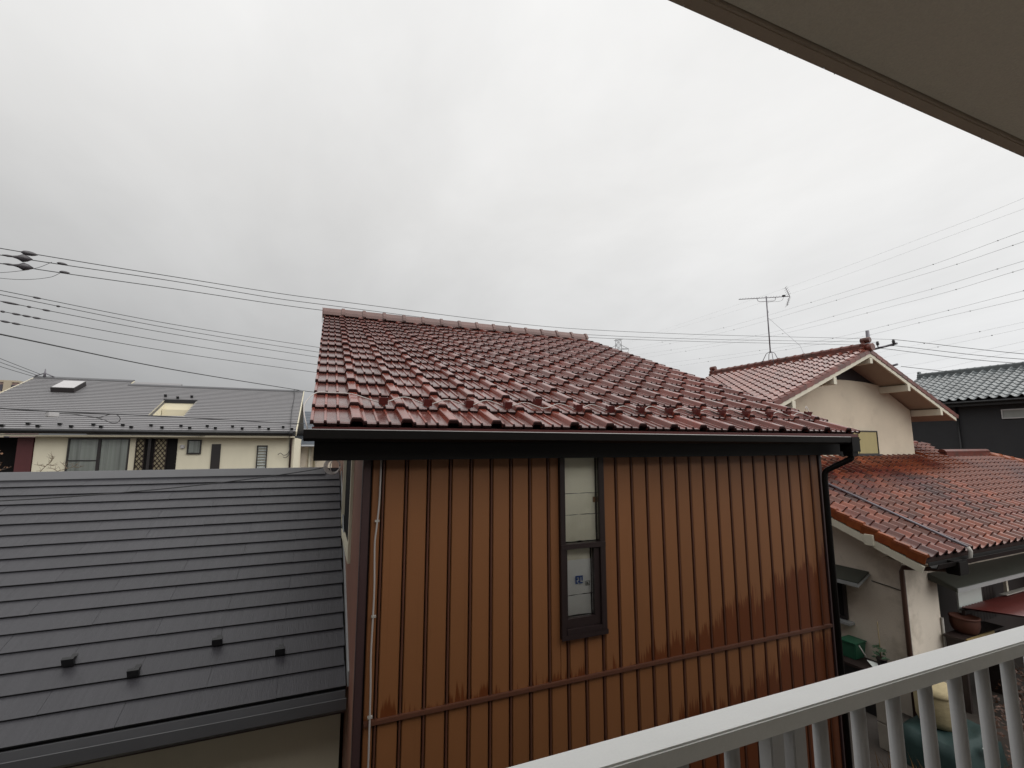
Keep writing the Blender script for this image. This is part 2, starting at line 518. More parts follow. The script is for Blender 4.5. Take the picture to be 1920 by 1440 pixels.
def spline(pts, n=8):
    P = [Vector(p) for p in pts]
    if len(P) == 2:
        return P
    res = []
    for i in range(len(P) - 1):
        p0, p1, p2, p3 = P[max(i - 1, 0)], P[i], P[i + 1], P[min(i + 2, len(P) - 1)]
        l = max((p2 - p1).length, 1e-6)
        m1 = (p2 - p0) / max((p2 - p1).length + (p1 - p0).length, 1e-6) * l
        m2 = (p3 - p1) / max((p3 - p2).length + (p2 - p1).length, 1e-6) * l
        for k in range(n):
            t = k / n
            res.append((2 * t**3 - 3 * t**2 + 1) * p1 + (t**3 - 2 * t**2 + t) * m1 + (-2 * t**3 + 3 * t**2) * p2 + (t**3 - t**2) * m2)
    res.append(P[-1])
    return res


GZ = -4.45          # ground level below the camera
TURN = 2.6          # the red-tiled houses to the right stand turned by this

# ---------------------------------------------------------------- ground
g = MB()
xs = [-1500, -300, -60, -20, -8, 0, 8, 16, 30, 80, 300, 1500]
for i in range(len(xs) - 1):
    for j in range(len(xs) - 1):
        g.quad((xs[i], xs[j], GZ), (xs[i + 1], xs[j], GZ), (xs[i + 1], xs[j + 1], GZ), (xs[i], xs[j + 1], GZ))
single('ground', None, None, g, M['soil'], kind='structure')

# ---------------------------------------------------------------- the building the photo is taken from
ab = Thing('apartment_building', 'apartment block of the viewpoint, its brown balcony soffit slanting across the top right corner', 'building', (1, -0.6, GZ))
ab.part('ceiling_slab', MB().box(-7, 8, -1.5, 0.5636, 0.82, 0.95), M['soffit'])
ab.part('slab_edge', MB().box(-7, 8, 0.566, 0.597, 0.809, 0.97), M['soffit_edge'], bevel=0.004)
ab.part('floor_slab', MB().box(-7, 8, -1.2, 0.74, -1.70, -1.55), M['balcony_floor'])
ab.part('rear_wall', MB().box(-7, 8, -1.5, -1.203, GZ, 0.815), M['plaster_white'])

# balcony railing
rl = Thing('balcony_railing', 'white metal balcony railing with flat handrail and round balusters in the foreground', 'railing', (0.73, 0.63, -1.55))
rl.part('handrail', MB().box(-6, 8, 0.620, 0.675, -0.481, -0.45), M['white_paint'], bevel=0.003)
bal = MB().tube([(0, 0.648, -1.45), (0, 0.648, -0.482)], 0.0125, 12).mesh('baluster', M['grey_paint'], (0, 0.648, -0.97))
I3 = (Vector((1, 0, 0)), Vector((0, 1, 0)), Vector((0, 0, 1)))
post_a = MB().box(-0.0155, 0.0155, 0.634, 0.662, -1.55, -0.482).mesh('post', M['grey_paint'], (0, 0.648, -0.97), 0.002)
pitch = 0.1067
for bay in range(-3, 5):
    xp = 0.761 + bay * pitch * 12
    for sx in (-0.0165, 0.0375):
        rl.inst('post', post_a, rl.e, (xp + sx, 0.648, -0.97), *I3)
    for k in range(1, 12):
        rl.inst('baluster', bal, rl.e, (xp + k * pitch, 0.648, -0.97), *I3)
rdrop = random.Random(4)
hd = MB()
for _ in range(46):
    x, r_ = rdrop.uniform(0.3, 2.6), rdrop.uniform(0.0008, 0.0018)
    hd.lathe((x, 0.594 - rdrop.uniform(0.001, 0.004), 0.809), [(r_ * 0.5, 0.001), (r_, -r_ * 0.8), (r_ * 0.8, -r_ * 1.6), (0, -r_ * 2.0)], 6)
ab.part('hanging_drops', hd, M['drop'], stuff=True)
rl.part('bottom_rail', MB().box(-6, 8, 0.630, 0.666, -1.49, -1.45), M['grey_paint'], bevel=0.003)

# ---------------------------------------------------------------- tile meshes


def tile_mesh(name, prof, e, th, m, back=0.05, lift=None, flat=None, edge=None):
    """profile across (u, w); runs up-slope v; front edge stands `th` proud of the course below"""
    mb = MB()
    n = len(prof)
    lift = th if lift is None else lift
    rows = [(0.0, lift - th * 0.28), (0.008, lift), (e + back, -0.004)]
    vs = [(u, v, w + dw) for v, dw in rows for u, w in prof] + [(u, 0.003, w + lift - th) for u, w in prof]
    fs = []
    for r_ in range(2):
        for i in range(n - 1):
            fs.append([r_ * n + i, r_ * n + i + 1, (r_ + 1) * n + i + 1, (r_ + 1) * n + i])
    for i in range(n - 1):
        fs.append([3 * n + i, 3 * n + i + 1, i + 1, i])
    # side cheeks
    vs += [(prof[0][0], e + back, prof[0][1] - th), (prof[-1][0], e + back, prof[-1][1] - th)]
    fs.append([0, n, 2 * n, 4 * n, 3 * n])
    fs.append([n - 1, 4 * n - 1, 4 * n + 1, 3 * n - 1, 2 * n - 1])
    mb.add(vs, fs)
    me = mb.mesh(name, m)
    if edge is not None:          # front faces near black: course shade put into the colour
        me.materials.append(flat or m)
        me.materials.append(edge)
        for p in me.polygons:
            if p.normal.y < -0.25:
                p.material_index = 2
    if flat is not None:          # pans between the ribs, darker than ribs and rolls
        for p in me.polygons:
            zs = [me.vertices[i].co for i in p.vertices]
            us = [c.x for c in zs]
            mid = (min(us) + max(us)) / 2
            w_at = [w for u, w in prof if abs(u - mid) < 0.03]
            if max(us) - min(us) > 0.03 and abs(p.normal.z) > 0.7 and mid < 0.225:
                p.material_index = 1
    return me


def roof_frame(slope, toward='-Y'):
    c, s = math.cos(slope), math.sin(slope)
    if toward == '-Y':      # falls toward -Y
        return Vector((1, 0, 0)), Vector((0, c, s)), Vector((0, -s, c))
    if toward == '-X':      # falls toward -X
        return Vector((0, -1, 0)), Vector((c, 0, s)), Vector((-s, 0, c))


# ---------------------------------------------------------------- brown house
bh = Thing('brown_house', 'two storey house with ribbed brown siding and wet dark red tile roof in the middle', 'house', (2.4, 5, GZ))
WY = 3.2
core = bh.part('wall', MB().box(0.285, 1.70, WY + 0.035, 3.5, GZ, 0.12).box(2.03, 4.55, WY + 0.035, 3.5, GZ, 0.12).box(1.70, 2.03, WY + 0.035, 3.5, GZ, -1.37).box(0.285, 4.55, 3.5, 13.05, GZ, 0.12), M['joint_dark'])
bh.part('side_wall', MB().box(0.262, 0.284, 3.32, 4.18, GZ, 0.2).box(0.262, 0.284, 5.72, 13.05, GZ, 0.2).box(0.262, 0.284, 4.18, 5.72, GZ, -0.97), M['siding_side'])
bh.part('gable_wall', MB().prism([(0.266, WY + 0.1, 0.12), (0.266, 13.05, 0.12), (0.266, 8.14, 2.02)], (4.28, 0, 0)), M['siding_side'])
sw = bh.part('side_window', MB().box(0.240, 0.285, 4.19, 4.26, -0.96, 0.1).box(0.240, 0.285, 5.64, 5.71, -0.96, 0.1).box(0.240, 0.285, 4.26, 5.64, -0.96, -0.90), M['cream_trim'])
bh.part('pane', MB().box(0.27, 0.275, 4.26, 5.64, -0.90, 0.1), M['dark_room'], sw)
bh.part('side_flashing', MB().prism([(0.25, 3.75, -1.70), (0.25, 6.6, -0.43), (0.25, 6.6, -0.33), (0.25, 3.75, -1.60)], (0.011, 0, 0)), M['flash'])
bh.part('corner_trim', MB().box(0.254, 0.302, WY - 0.018, WY + 0.05, GZ, 0.05), M['trim_brown'], bevel=0.004)
bh.part('corner_trim', MB().box(4.545, 4.585, WY - 0.014, WY + 0.10, GZ, 0.05), M['trim_brown'], bevel=0.004)
bh.part('joint_band', MB().box(0.316, 4.544, WY - 0.017, WY + 0.02, -1.697, -1.668), M['rib'], bevel=0.003)

PP = 0.1501


def panel(x0, x1, z0, z1):
    """one siding board: flat face with turned-in edges, proud of the backing"""
    mb = MB()
    d, c = 0.030, 0.005
    pr = [(x0, WY + d), (x0, WY + c), (x0 + c, WY), (x1 - c, WY), (x1, WY + c), (x1, WY + d)]
    return mb.prism([(x, y, z0) for x, y in pr], (0, 0, z1 - z0))


def rib(x0, z0, z1):
    return MB().prism([(x0 - 0.006, WY + 0.03, z0), (x0 - 0.006, WY - 0.002, z0), (x0 - 0.003, WY - 0.006, z0), (x0 + 0.003, WY - 0.006, z0), (x0 + 0.006, WY - 0.002, z0), (x0 + 0.006, WY + 0.03, z0)], (0, 0, z1 - z0))


joints = [0.385 + PP * k for k in range(28)]
edges = [0.303] + joints + [4.556]
rib_up, rib_lo = MB(), MB()
WX0, WX1, WZ0 = 1.672, 2.058, -1.392
GAP = 0.0132
mesh_cache = {}
for k in range(len(edges) - 1):
    a, b_ = edges[k] + GAP, edges[k + 1] - GAP
    for (z0, z1) in ((-1.667, -0.02), (-4.44, -1.698)):
        spans = [(a, b_, z0, z1)]
        if z1 > -1.0 and b_ > WX0 and a < WX1:
            spans = []
            if a < WX0 - 0.01:
                spans.append((a, WX0, z0, z1))
                a2 = WX0
            else:
                a2 = a
            if b_ > WX1 + 0.01:
                spans.append((WX1, b_, z0, z1))
                b2 = WX1
            else:
                b2 = b_
            spans.append((a2, b2, z0, WZ0))
        for s_ in spans:
            key = (round(s_[1] - s_[0], 4), round(s_[2], 3), round(s_[3], 3))
            if key not in mesh_cache:
                mesh_cache[key] = panel(0, s_[1] - s_[0], s_[2], s_[3]).mesh('siding_panel', M['siding'], (0, WY, s_[2]))
            bh.inst('siding_panel', mesh_cache[key], core, (s_[0], WY, s_[2]), *I3)
for x in joints:
    hi = -0.02 if not (WX0 - 0.005 < x < WX1 + 0.005) else WZ0
    bh.part('rib', rib(x, -1.667, hi), M['rib'], core)
    bh.part('rib', rib(x, -4.44, -1.698), M['rib'], core)

# the tall narrow window
wf = MB()
wf.box(WX0, WX0 + 0.042, WY - 0.026, WY + 0.09, WZ0, 0.0)
wf.box(WX1 - 0.046, WX1, WY - 0.026, WY + 0.09, WZ0, 0.0)
wf.box(WX0 + 0.043, WX1 - 0.047, WY - 0.029, WY + 0.09, WZ0 - 0.002, WZ0 + 0.065)
wf.box(WX0 - 0.004, WX1 + 0.004, WY - 0.033, WY - 0.0295, WZ0 - 0.006, WZ0 + 0.030)
wf.box(WX0 + 0.001, WX1 - 0.001, WY - 0.030, WY + 0.02, -0.767, -0.730)
win = bh.part('window', wf, M['win_frame'], bevel=0.003)
bh.part('lower_sash', MB().box(1.716, 1.732, WY - 0.01, WY + 0.06, -1.32, -0.775).box(1.962, 2.01, WY - 0.01, WY + 0.06, -1.32, -0.775).box(1.732, 1.962, WY - 0.01, WY + 0.06, -1.325, -1.262), M['win_frame'], win)
bh.part('pane', MB().box(1.716, 2.011, WY + 0.002, WY + 0.006, -0.727, 0.0), M['glass'], win)
bh.part('pane', MB().box(1.733, 1.961, WY + 0.020, WY + 0.024, -1.261, -0.773), M['glass'], win)
bh.part('window_reveal', MB().box(1.70, 2.03, WY + 0.292, WY + 0.298, -1.36, 0.1), M['dark_room'], win)
# pasted sheets behind the glass (three in the upper light, three in the lower)
SHEETS = [(1.716, 2.008, -0.365, -0.02, 'paper'), (1.718, 2.008, -0.525, -0.369, 'paper'), (1.716, 2.008, -0.722, -0.529, 'paper'),
          (1.734, 1.958, -0.868, -0.776, 'paper'), (1.734, 1.960, -1.112, -0.861, 'paper_white'), (1.734, 1.958, -1.258, -1.117, 'paper_white')]
for i, (x0, x1, z0, z1, mm) in enumerate(SHEETS):
    n = 8
    vs, fs = [], []
    yb = WY + (0.034 if i < 3 else 0.046) - (0.004 if mm == 'paper_white' else 0)
    for q in range(n + 1):
        for r_ in range(5):
            u, w = q / n, r_ / 4
            vs.append((x0 + (x1 - x0) * u, yb + 0.006 * noise.noise((u * 3 + i, w * 3, 1.7 * i)) - 0.003 * abs(math.sin(5 * u + i)) * (1 - w),
                       z0 + (z1 - z0) * w + 0.004 * noise.noise((u * 5, i * 3.1, 2)) * (1 if r_ in (0, 4) else 0)))
    for q in range(n):
        for r_ in range(4):
            fs.append([q * 5 + r_, (q + 1) * 5 + r_, (q + 1) * 5 + r_ + 1, q * 5 + r_ + 1])
    bh.part('paper_sheet', MB().add(vs, fs, True), M[mm], win)
pr = MB()
px, pz, s = 1.850, -1.003, 0.0105      # blue print: broken square with white figures
for row, line in enumerate(("XXXXXX", "X..X.X", "XX.X.X", "X..X.X", "X.XX..", "XX.XXX")):
    for c_, ch in enumerate(line):
        if ch == 'X':
            x_, z_ = px - 0.030 + c_ * s, pz + 0.026 - row * s * 0.9
            pr.box(x_, x_ + s, WY + 0.0285, WY + 0.0295, z_ - s * 0.9, z_)
bh.part('blue_print', pr, M['blue_ink'], win)
pr = MB()
for (x0, x1, z0, z1) in ((-0.018, 0.018, 0.013, 0.016), (-0.018, 0.018, -0.016, -0.013), (-0.018, -0.014, -0.013, 0.013), (0.014, 0.018, -0.013, 0.013), (-0.009, -0.002, -0.009, 0.008), (-0.002, 0.008, -0.009, -0.003), (-0.002, 0.003, 0.001, 0.007)):
    pr.box(1.925 + x0, 1.925 + x1, WY + 0.0275, WY + 0.0285, -1.036 + z0, -1.036 + z1)
bh.part('dark_print', pr, M['ink'], win)
bh.part('tape_patch', MB().box(1.985, 2.007, WY + 0.0265, WY + 0.0275, -0.440, -0.398), M['tape'], win)

# roof of the brown house
SB = math.atan(0.397)
U, V, W = roof_frame(SB)
E0 = Vector((0, 3.03, 0.113))        # underside of the eave course
EX = 0.333


def rp(x, v, w=0.0):
    return Vector((x, 0, 0)) + E0 + V * v + W * w


rf = MB()
rf.prism([rp(-0.05, 0.03, -0.012), rp(-0.05, 5.56, -0.012), rp(-0.05, 5.56, -0.08), rp(-0.05, 0.03, -0.08)], (4.97, 0, 0))
roof = bh.part('roof', rf, M['tile_under'])
bh.part('rear_roof', MB().prism([(-0.05, 8.20, 2.10), (-0.05, 13.4, 0.04), (-0.05, 13.4, 0.10), (-0.05, 8.20, 2.20)], (4.97, 0, 0)), M['tile_red'])
prof = [(0.0, 0.004), (0.003, 0.012), (0.018, 0.012), (0.022, 0.002), (0.076, 0.002), (0.079, 0.011), (0.092, 0.011), (0.095, 0.002),
        (0.150, 0.002), (0.153, 0.011), (0.166, 0.011), (0.169, 0.002), (0.226, 0.001), (0.236, 0.030), (0.242, 0.034), (0.288, 0.034), (0.295, 0.030), (0.312, 0.005)]
tile_me = tile_mesh('roof_tile', prof, EX, 0.025, M['tile_red'], flat=M['tile_flat'], edge=M['tile_edge_shade'])
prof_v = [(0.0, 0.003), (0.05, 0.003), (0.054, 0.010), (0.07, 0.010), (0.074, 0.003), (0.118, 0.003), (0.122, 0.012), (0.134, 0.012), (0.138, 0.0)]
verge_me = tile_mesh('verge_tile', prof_v, EX, 0.025, M['tile_red'], flat=M['tile_flat'], edge=M['tile_edge_shade'])
for r_ in range(16):
    for c_ in range(16):
        jx, jv = random.uniform(-0.0015, 0.0015), random.uniform(-0.004, 0.004)
        a = random.uniform(-0.008, 0.008)
        U2 = (U + V * a + W * random.uniform(-0.006, 0.006)).normalized()
        V2 = W.cross(U2).normalized()
        bh.inst('roof_tile', tile_me, roof, rp(-0.073 + 0.3055 * c_ + jx, r_ * EX + jv, random.uniform(0, 0.0055)), U2, V2, U2.cross(V2))
    bh.inst('verge_tile', verge_me, roof, rp(-0.073 + 0.3055 * 16, r_ * EX), U, V, W)
# row of eave filler below the first course
bh.part('eave_board', MB().box(-0.06, 4.93, 3.036, 3.06, 0.052, 0.112), M['guard_red'], roof)
# ridge caps
RZ = rp(0, 5.5).z
RY = rp(0, 5.5).y
rc = MB()
capp = [(-0.13, -0.055), (-0.12, 0.0), (-0.065, 0.075), (0.065, 0.075), (0.12, 0.0), (0.13, -0.055)]
rc.prism([(0, y, z) for y, z in capp], (0.325, 0, 0.0))
rc.prism([(0.285, y * 1.10, z * 1.0 + 0.016) for y, z in capp], (0.055, 0, 0))
cap_me = rc.mesh('ridge_tile', M['ridge_cement'], (0, 0, 0), 0.006)
for k in range(15):
    bh.inst('ridge_tile', cap_me, roof, (-0.09 + k * 0.333, RY, RZ + 0.035 + random.uniform(-0.004, 0.004)), *I3)
bh.part('ridge_end', MB().box(-0.098, -0.092, RY - 0.13, RY + 0.13, RZ - 0.10, RZ + 0.10), M['tile_red'], roof)
# snow guards: bent plate with strap
sg = MB()
sg.box(-0.030, 0.030, 0.0, 0.004, 0.004, 0.058)
sg.box(-0.030, -0.026, 0.004, 0.05, 0.004, 0.050).box(0.026, 0.030, 0.004, 0.05, 0.004, 0.050)
sg.box(-0.012, 0.012, -0.01, 0.16, 0.0, 0.004)
sg_me = sg.mesh('snow_guard', M['guard_red'])
guard_x = []
for k in range(15):
    x = 0.385 + 0.3128 * k
    v = EX + 0.03 + (0.13 if k == 4 else 0.0) + (0.05 if k > 12 else 0)
    guard_x.append(x)
    bh.inst('snow_guard', sg_me, roof, rp(x, v, 0.033), U, V, W)
# fascia, verge boards, gutter, downpipe
bh.part('fascia', MB().box(-0.043, 4.84, 3.075, 3.10, -0.092, 0.055), M['fascia'])
bh.part('soffit', MB().box(-0.04, 4.84, 3.101, WY + 0.03, -0.088, -0.070), M['fascia'])
bh.part('verge_board', MB().prism([rp(-0.043, 0.05, -0.085), rp(-0.043, 5.5, -0.085), rp(-0.043, 5.5, -0.26), rp(-0.043, 0.05, -0.21)], (0.025, 0, 0)), M['fascia'])
bh.part('verge_board', MB().prism([rp(4.86, 0.05, -0.085), rp(4.86, 5.5, -0.085), rp(4.86, 5.5, -0.26), rp(4.86, 0.05, -0.21)], (0.025, 0, 0)), M['fascia'])
bh.part('verge_soffit', MB().prism([rp(-0.015, 0.2, -0.16), rp(-0.015, 5.5, -0.16), rp(-0.015, 5.5, -0.175), rp(-0.015, 0.2, -0.175)], (0.28, 0, 0)), M['fascia'])
gp = [(2.995, 0.088), (2.988, 0.088), (2.985, 0.045), (2.965, 0.032), (2.915, 0.032), (2.893, 0.045), (2.888, 0.090), (2.880, 0.090), (2.884, 0.040), (2.910, 0.024), (2.968, 0.024), (2.994, 0.040)]
gut = bh.part('gutter', MB().prism([(-0.097, y, z) for y, z in gp], (4.69, 0, -0.012)), M['gutter'])
bh.part('gutter_end', MB().box(-0.100, -0.0972, 2.886, 2.99, 0.028, 0.088), M['gutter'], gut)
bh.part('gutter_rim_glint', MB().tube([(-0.1, 2.8825, 0.0905), (4.58, 2.8825, 0.0785)], 0.0035, 6), M['rim'], gut)  # pale bead colour stands for the sky glint on the wet lip
dp = MB()
dp.box(4.585, 4.695, 2.878, 2.995, -0.058, 0.078)
dp.box(4.600, 4.680, 2.892, 2.98, -0.10, -0.058)
dp.tube(spline([(4.640, 2.935, -0.09), (4.638, 2.937, -0.122), (4.625, 2.96, -0.140), (4.552, 3.085, -0.222), (4.534, 3.12, -0.255), (4.528, 3.128, -0.33)], 4) + [Vector((4.528, 3.13, GZ))], 0.026, 10)
bh.part('downpipe', dp, M['gutter'])
bh.part('pipe_bracket', MB().prism([(4.697, 2.93, 0.060), (4.80, 2.93, 0.062), (4.775, 2.93, 0.036), (4.74, 2.93, 0.022), (4.697, 2.93, 0.020)], (0, 0.05, 0)), M['gutter'])

# cable lying across the snow guards
cp = [(-0.085, 3.06, 0.10), (-0.115, 3.20, 0.21), (-0.11, 3.36, 0.29), (-0.05, 3.50, 0.365)]
cp = [Vector(p) for p in cp] + [rp(0.04, 0.56, 0.055), rp(0.18, 0.53, 0.06), rp(0.30, 0.44, 0.05)]
for k, x in enumerate(guard_x):
    cp.append(rp(x + 0.0, EX + 0.055 + random.uniform(-0.012, 0.012), 0.046))
    if k < 14:
        cp.append(rp(x + 0.155, EX + 0.10 + random.uniform(-0.02, 0.02), 0.075))
cp += [rp(4.80, EX + 0.12, 0.08), rp(4.83, EX + 0.19, 0.12), rp(4.79, EX + 0.16, 0.10)]
single('roof_cable', 'thin white cable lying across the snow guards along the dark red roof edge', 'cable', MB().tube(spline(cp, 5), 0.0040, 6), M['white_cable'], (0.1, 3.5, 0.35))
# cable clipped down the left edge of the brown wall
wc = Thing('wall_cable', 'thin grey cable clipped down the left edge of the brown ribbed wall', 'cable', (0.36, WY, -2.0))
wc.part('cable', MB().tube(spline([(0.365, 3.185, -0.06), (0.362, 3.183, -0.35), (0.352, 3.178, -0.50), (0.343, 3.182, -0.62), (0.350, 3.178, -0.9), (0.345, 3.182, -1.3), (0.350, 3.178, -1.5), (0.352, 3.18, -2.2), (0.345, 3.18, -3.2), (0.348, 3.18, -4.3)], 6), 0.006, 6), M['white_cable'])
for z in (-0.48, -1.06, -1.64, -2.22, -2.8):
    wc.part('clip', MB().box(0.338, 0.366, 3.172, 3.19, z - 0.006, z + 0.006), M['pale_pipe'])

# ---------------------------------------------------------------- house with the grey slate roof
gh = Thing('slate_roof_house', 'low house with wet dark grey slate roof in the lower left', 'house', (-2.5, 5.4, GZ))
SG = 0.421
U, V, W = roof_frame(SG)
GE = 0.182
G0 = Vector((0, 6.755, -0.37))
NR = 18


def gp_(x, row, w=0.0):
    return Vector((x, 0, 0)) + G0 - V * (row * GE) + W * w


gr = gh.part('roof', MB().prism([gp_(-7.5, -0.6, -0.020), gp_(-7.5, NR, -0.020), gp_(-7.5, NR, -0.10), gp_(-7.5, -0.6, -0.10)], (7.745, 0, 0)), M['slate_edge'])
gh.part('rear_roof', MB().prism([(-7.5, 6.86, -0.36), (-7.5, 10.1, -1.82), (-7.5, 10.1, -1.74), (-7.5, 6.86, -0.30)], (7.745, 0, 0)), M['slate'])


def slate(wd):
    th = 0.013
    g_ = 0.0009
    mb = MB()
    vs = []
    for u, j in ((g_, 0), (wd * 0.34, 0), (wd * 0.67, 0), (wd - g_, 0)):
        vs += [(u, 0, th), (u, 0.004, th + 0.001), (u, GE + 0.05, -0.004), (u, 0.002, -0.004)]
    fs = []
    for k in range(3):
        a, b_ = 4 * k, 4 * k + 4
        fs += [[a, b_, b_ + 1, a + 1], [a + 1, b_ + 1, b_ + 2, a + 2], [a + 3, b_ + 3, b_, a]]
    fs += [[0, 1, 2, 3], [12, 15, 14, 13]]
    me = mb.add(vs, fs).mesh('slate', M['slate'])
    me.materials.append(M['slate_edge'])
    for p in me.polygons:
        if p.normal.y < -0.3:  # slate fronts painted near black, as the shade line below each course
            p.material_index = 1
    return me


slate_c = {}
for r_ in range(NR):
    off = -0.645 if r_ % 2 == 0 else -0.205
    xs_ = []
    x = off
    while x > -7.4:
        xs_.append(x)
        x -= 0.88
    xs_.append(-7.5)
    x = off + 0.88
    up_ = [0.243] if x >= 0.243 else [0.243, x]
    ed = sorted(up_ + xs_)
    for a, b_ in zip(ed[:-1], ed[1:]):
        if b_ - a < 0.02:
            continue
        key = round(b_ - a, 3)
        if key not in slate_c:
            slate_c[key] = slate(b_ - a)
        gh.inst('slate', slate_c[key], gr, gp_(a, r_ + 1 + random.uniform(-0.012, 0.012), random.uniform(0, 0.0015)), U, V, W)
capm = MB()
capm.prism([gp_(-7.5, 0.25, 0.022), gp_(-7.5, -0.62, 0.030), gp_(-7.5, -0.62, 0.004), gp_(-7.5, 0.25, 0.004)], (7.56, 0, 0))
capm.prism([(-7.5, 6.835, -0.302), (-7.5, 6.87, -0.29), (-7.5, 7.02, -0.37), (-7.5, 7.02, -0.40)], (7.56, 0, 0))
gh.part('ridge_cap', capm, M['ridge_metal'], gr)
sgm = MB()
sgm.box(-0.033, 0.033, -0.022, 0.0, 0.003, 0.060).prism([(-0.02, 0.001, 0.058), (-0.02, 0.001, 0.003), (-0.02, 0.06, 0.003)], (0.04, 0, 0)).box(-0.016, 0.016, 0.055, 0.085, 0.002, 0.004)
sg2 = sgm.mesh('snow_guard', M['black_metal'])
for k in range(8):
    gh.inst('snow_guard', sg2, gr, gp_(-0.65 - 0.866 * k, 14.95, 0.012), U, V, W)
    gh.inst('snow_guard', sg2, gr, gp_(-0.213 - 0.89 * k, 15.92, 0.012), U, V, W)
ge = gp_(0, NR)
gpp = [(ge.y - 0.005, ge.z - 0.012), (ge.y - 0.02, ge.z - 0.085), (ge.y - 0.05, ge.z - 0.10), (ge.y - 0.12, ge.z - 0.10), (ge.y - 0.145, ge.z - 0.075), (ge.y - 0.15, ge.z - 0.005), (ge.y - 0.142, ge.z - 0.005), (ge.y - 0.135, ge.z - 0.07), (ge.y - 0.12, ge.z - 0.088), (ge.y - 0.05, ge.z - 0.088), (ge.y - 0.03, ge.z - 0.075), (ge.y - 0.018, ge.z - 0.012)]
gh.part('gutter', MB().prism([(-7.5, y, z) for y, z in gpp], (7.74, 0, 0)), M['ridge_metal'])
gh.part('wall', MB().box(-7.2, 0.235, 4.10, 9.7, GZ, -1.78), M['cream'])
gh.part('fascia', MB().box(-7.5, 0.24, ge.y + 0.004, ge.y + 0.022, ge.z - 0.17, ge.z - 0.03), M['trim_brown'])
gw = gh.part('window', MB().box(-1.22, -1.17, 4.06, 4.099, -3.4, -2.55).box(0.02, 0.07, 4.06, 4.099, -3.4, -2.55).box(-1.17, 0.02, 4.06, 4.099, -2.60, -2.55).box(-1.17, 0.02, 4.06, 4.099, -3.4, -3.35), M['dark_frame'])
gh.part('pane', MB().box(-1.168, 0.018, 4.085, 4.097, -3.348, -2.602), M['dark_room'], gw)

# coil of cable and the service drop over the slate roof
coil = MB()
for k in range(4):
    pts = []
    for q in range(25):
        a = 2 * math.pi * q / 24
        rr = 0.098 - 0.007 * k
        pts.append((0.135 + rr * math.cos(a) + 0.006 * k, 6.42 + 0.03 * k + 0.03 * math.sin(a), -0.262 + rr * math.sin(a)))
    coil.tube(pts, 0.006, 5)
pts = [(0.165 + 0.055 * math.cos(2 * math.pi * q / 20), 6.36, -0.262 + 0.088 * math.sin(2 * math.pi * q / 20)) for q in range(21)]
coil.tube(pts, 0.006, 5)
single('cable_coil', 'coil of grey cable hanging beside the brown house above the slate ridge', 'cable coil', coil, M['white_cable'], (0.135, 6.42, -0.37))
single('service_drop', 'thin dark cable dropping across the grey slate roof to the cable coil', 'cable', MB().tube(spline([(-4.2, 4.6, -0.40), (-2.53, 5.44, -0.47), (-1.62, 6.20, -0.47), (-0.77, 6.52, -0.40), (-0.10, 6.55, -0.31), (0.06, 6.46, -0.27)], 8), 0.006, 6), M['wire'], (-2.5, 5.4, -0.5))

# ---------------------------------------------------------------- cream house
ch = Thing('cream_house', 'cream walled house with long grey slate roof, skylight and roof recess at left', 'house', (-5.5, 23, GZ))
CS = math.atan(0.42)
U, V, W = roof_frame(CS)
CE = Vector((0, 19.0, 0.5035))


def cr(x, y, w=0.0):
    """point on the cream house roof at plan position x, y"""
    return Vector((x, y, 0.5035 + (y - 19.0) * 0.42)) + W * w


def slab(x0, x1, y0, y1):
    return [cr(x0, y0, -0.02), cr(x0, y1, -0.02), cr(x0, y1, -0.14), cr(x0, y0, -0.14)], (x1 - x0, 0, 0)


RX0, RX1, RY0, RY1 = -5.80, -4.74, 20.28, 22.02
cro = MB()
cro.prism(*slab(-10.7, RX0, 19.0, 24.22))
cro.prism(*slab(RX1, -0.93, 19.0, 23.72))
cro.prism(*slab(RX0, RX1, 19.0, RY0))
cro.prism(*slab(RX0, RX1, RY1, 23.72))
croof = ch.part('roof', cro, M['slate_far'])
sl = MB()
ny = int(4.75 / (0.182 * math.cos(CS)))
for k in range(ny + 3):
    y0 = 19.0 + k * 0.182 * math.cos(CS)
    y1 = y0 + 0.182 * math.cos(CS) + 0.01
    spans = [(-10.72, -0.92)] if y1 < 23.76 else [(-10.72, -7.55)]
    if y1 > 24.3:
        continue
    if RY0 - 0.08 < y0 < RY1:
        spans = [(-10.72, RX0), (RX1, -0.92)]
    for a, b_ in spans:
        sl.add([cr(a, y0, 0.022), cr(b_, y0, 0.022), cr(b_, y1, -0.004), cr(a, y1, -0.004), cr(a, y0 + 0.002, -0.006), cr(b_, y0 + 0.002, -0.006)],
               [[0, 1, 2, 3], [4, 5, 1, 0]])
ch.part('roof_slates', sl, M['slate_far'], croof, stuff=True)
ch.part('ridge_cap', MB().prism([cr(-10.75, 24.10, 0.03), cr(-10.75, 24.26, 0.05), cr(-10.75, 24.40, 0.0), cr(-10.75, 24.26, -0.05)], (3.2, 0, 0)), M['ridge_metal'], croof)
ch.part('ridge_cap', MB().prism([cr(-7.55, 23.62, 0.03), cr(-7.55, 23.76, 0.05), cr(-7.55, 23.90, 0.0), cr(-7.55, 23.76, -0.05)], (6.63, 0, 0)), M['ridge_metal'], croof)
ch.part('rear_roof', MB().prism([(-10.7, 24.26, 2.70), (-10.7, 29.2, 0.6), (-10.7, 29.2, 0.5), (-10.7, 24.26, 2.55)], (3.15, 0, 0)).prism([(-7.5, 23.76, 2.45), (-7.5, 28.4, 0.55), (-7.5, 28.4, 0.45), (-7.5, 23.76, 2.35)], (6.56, 0, 0)), M['slate_far'])
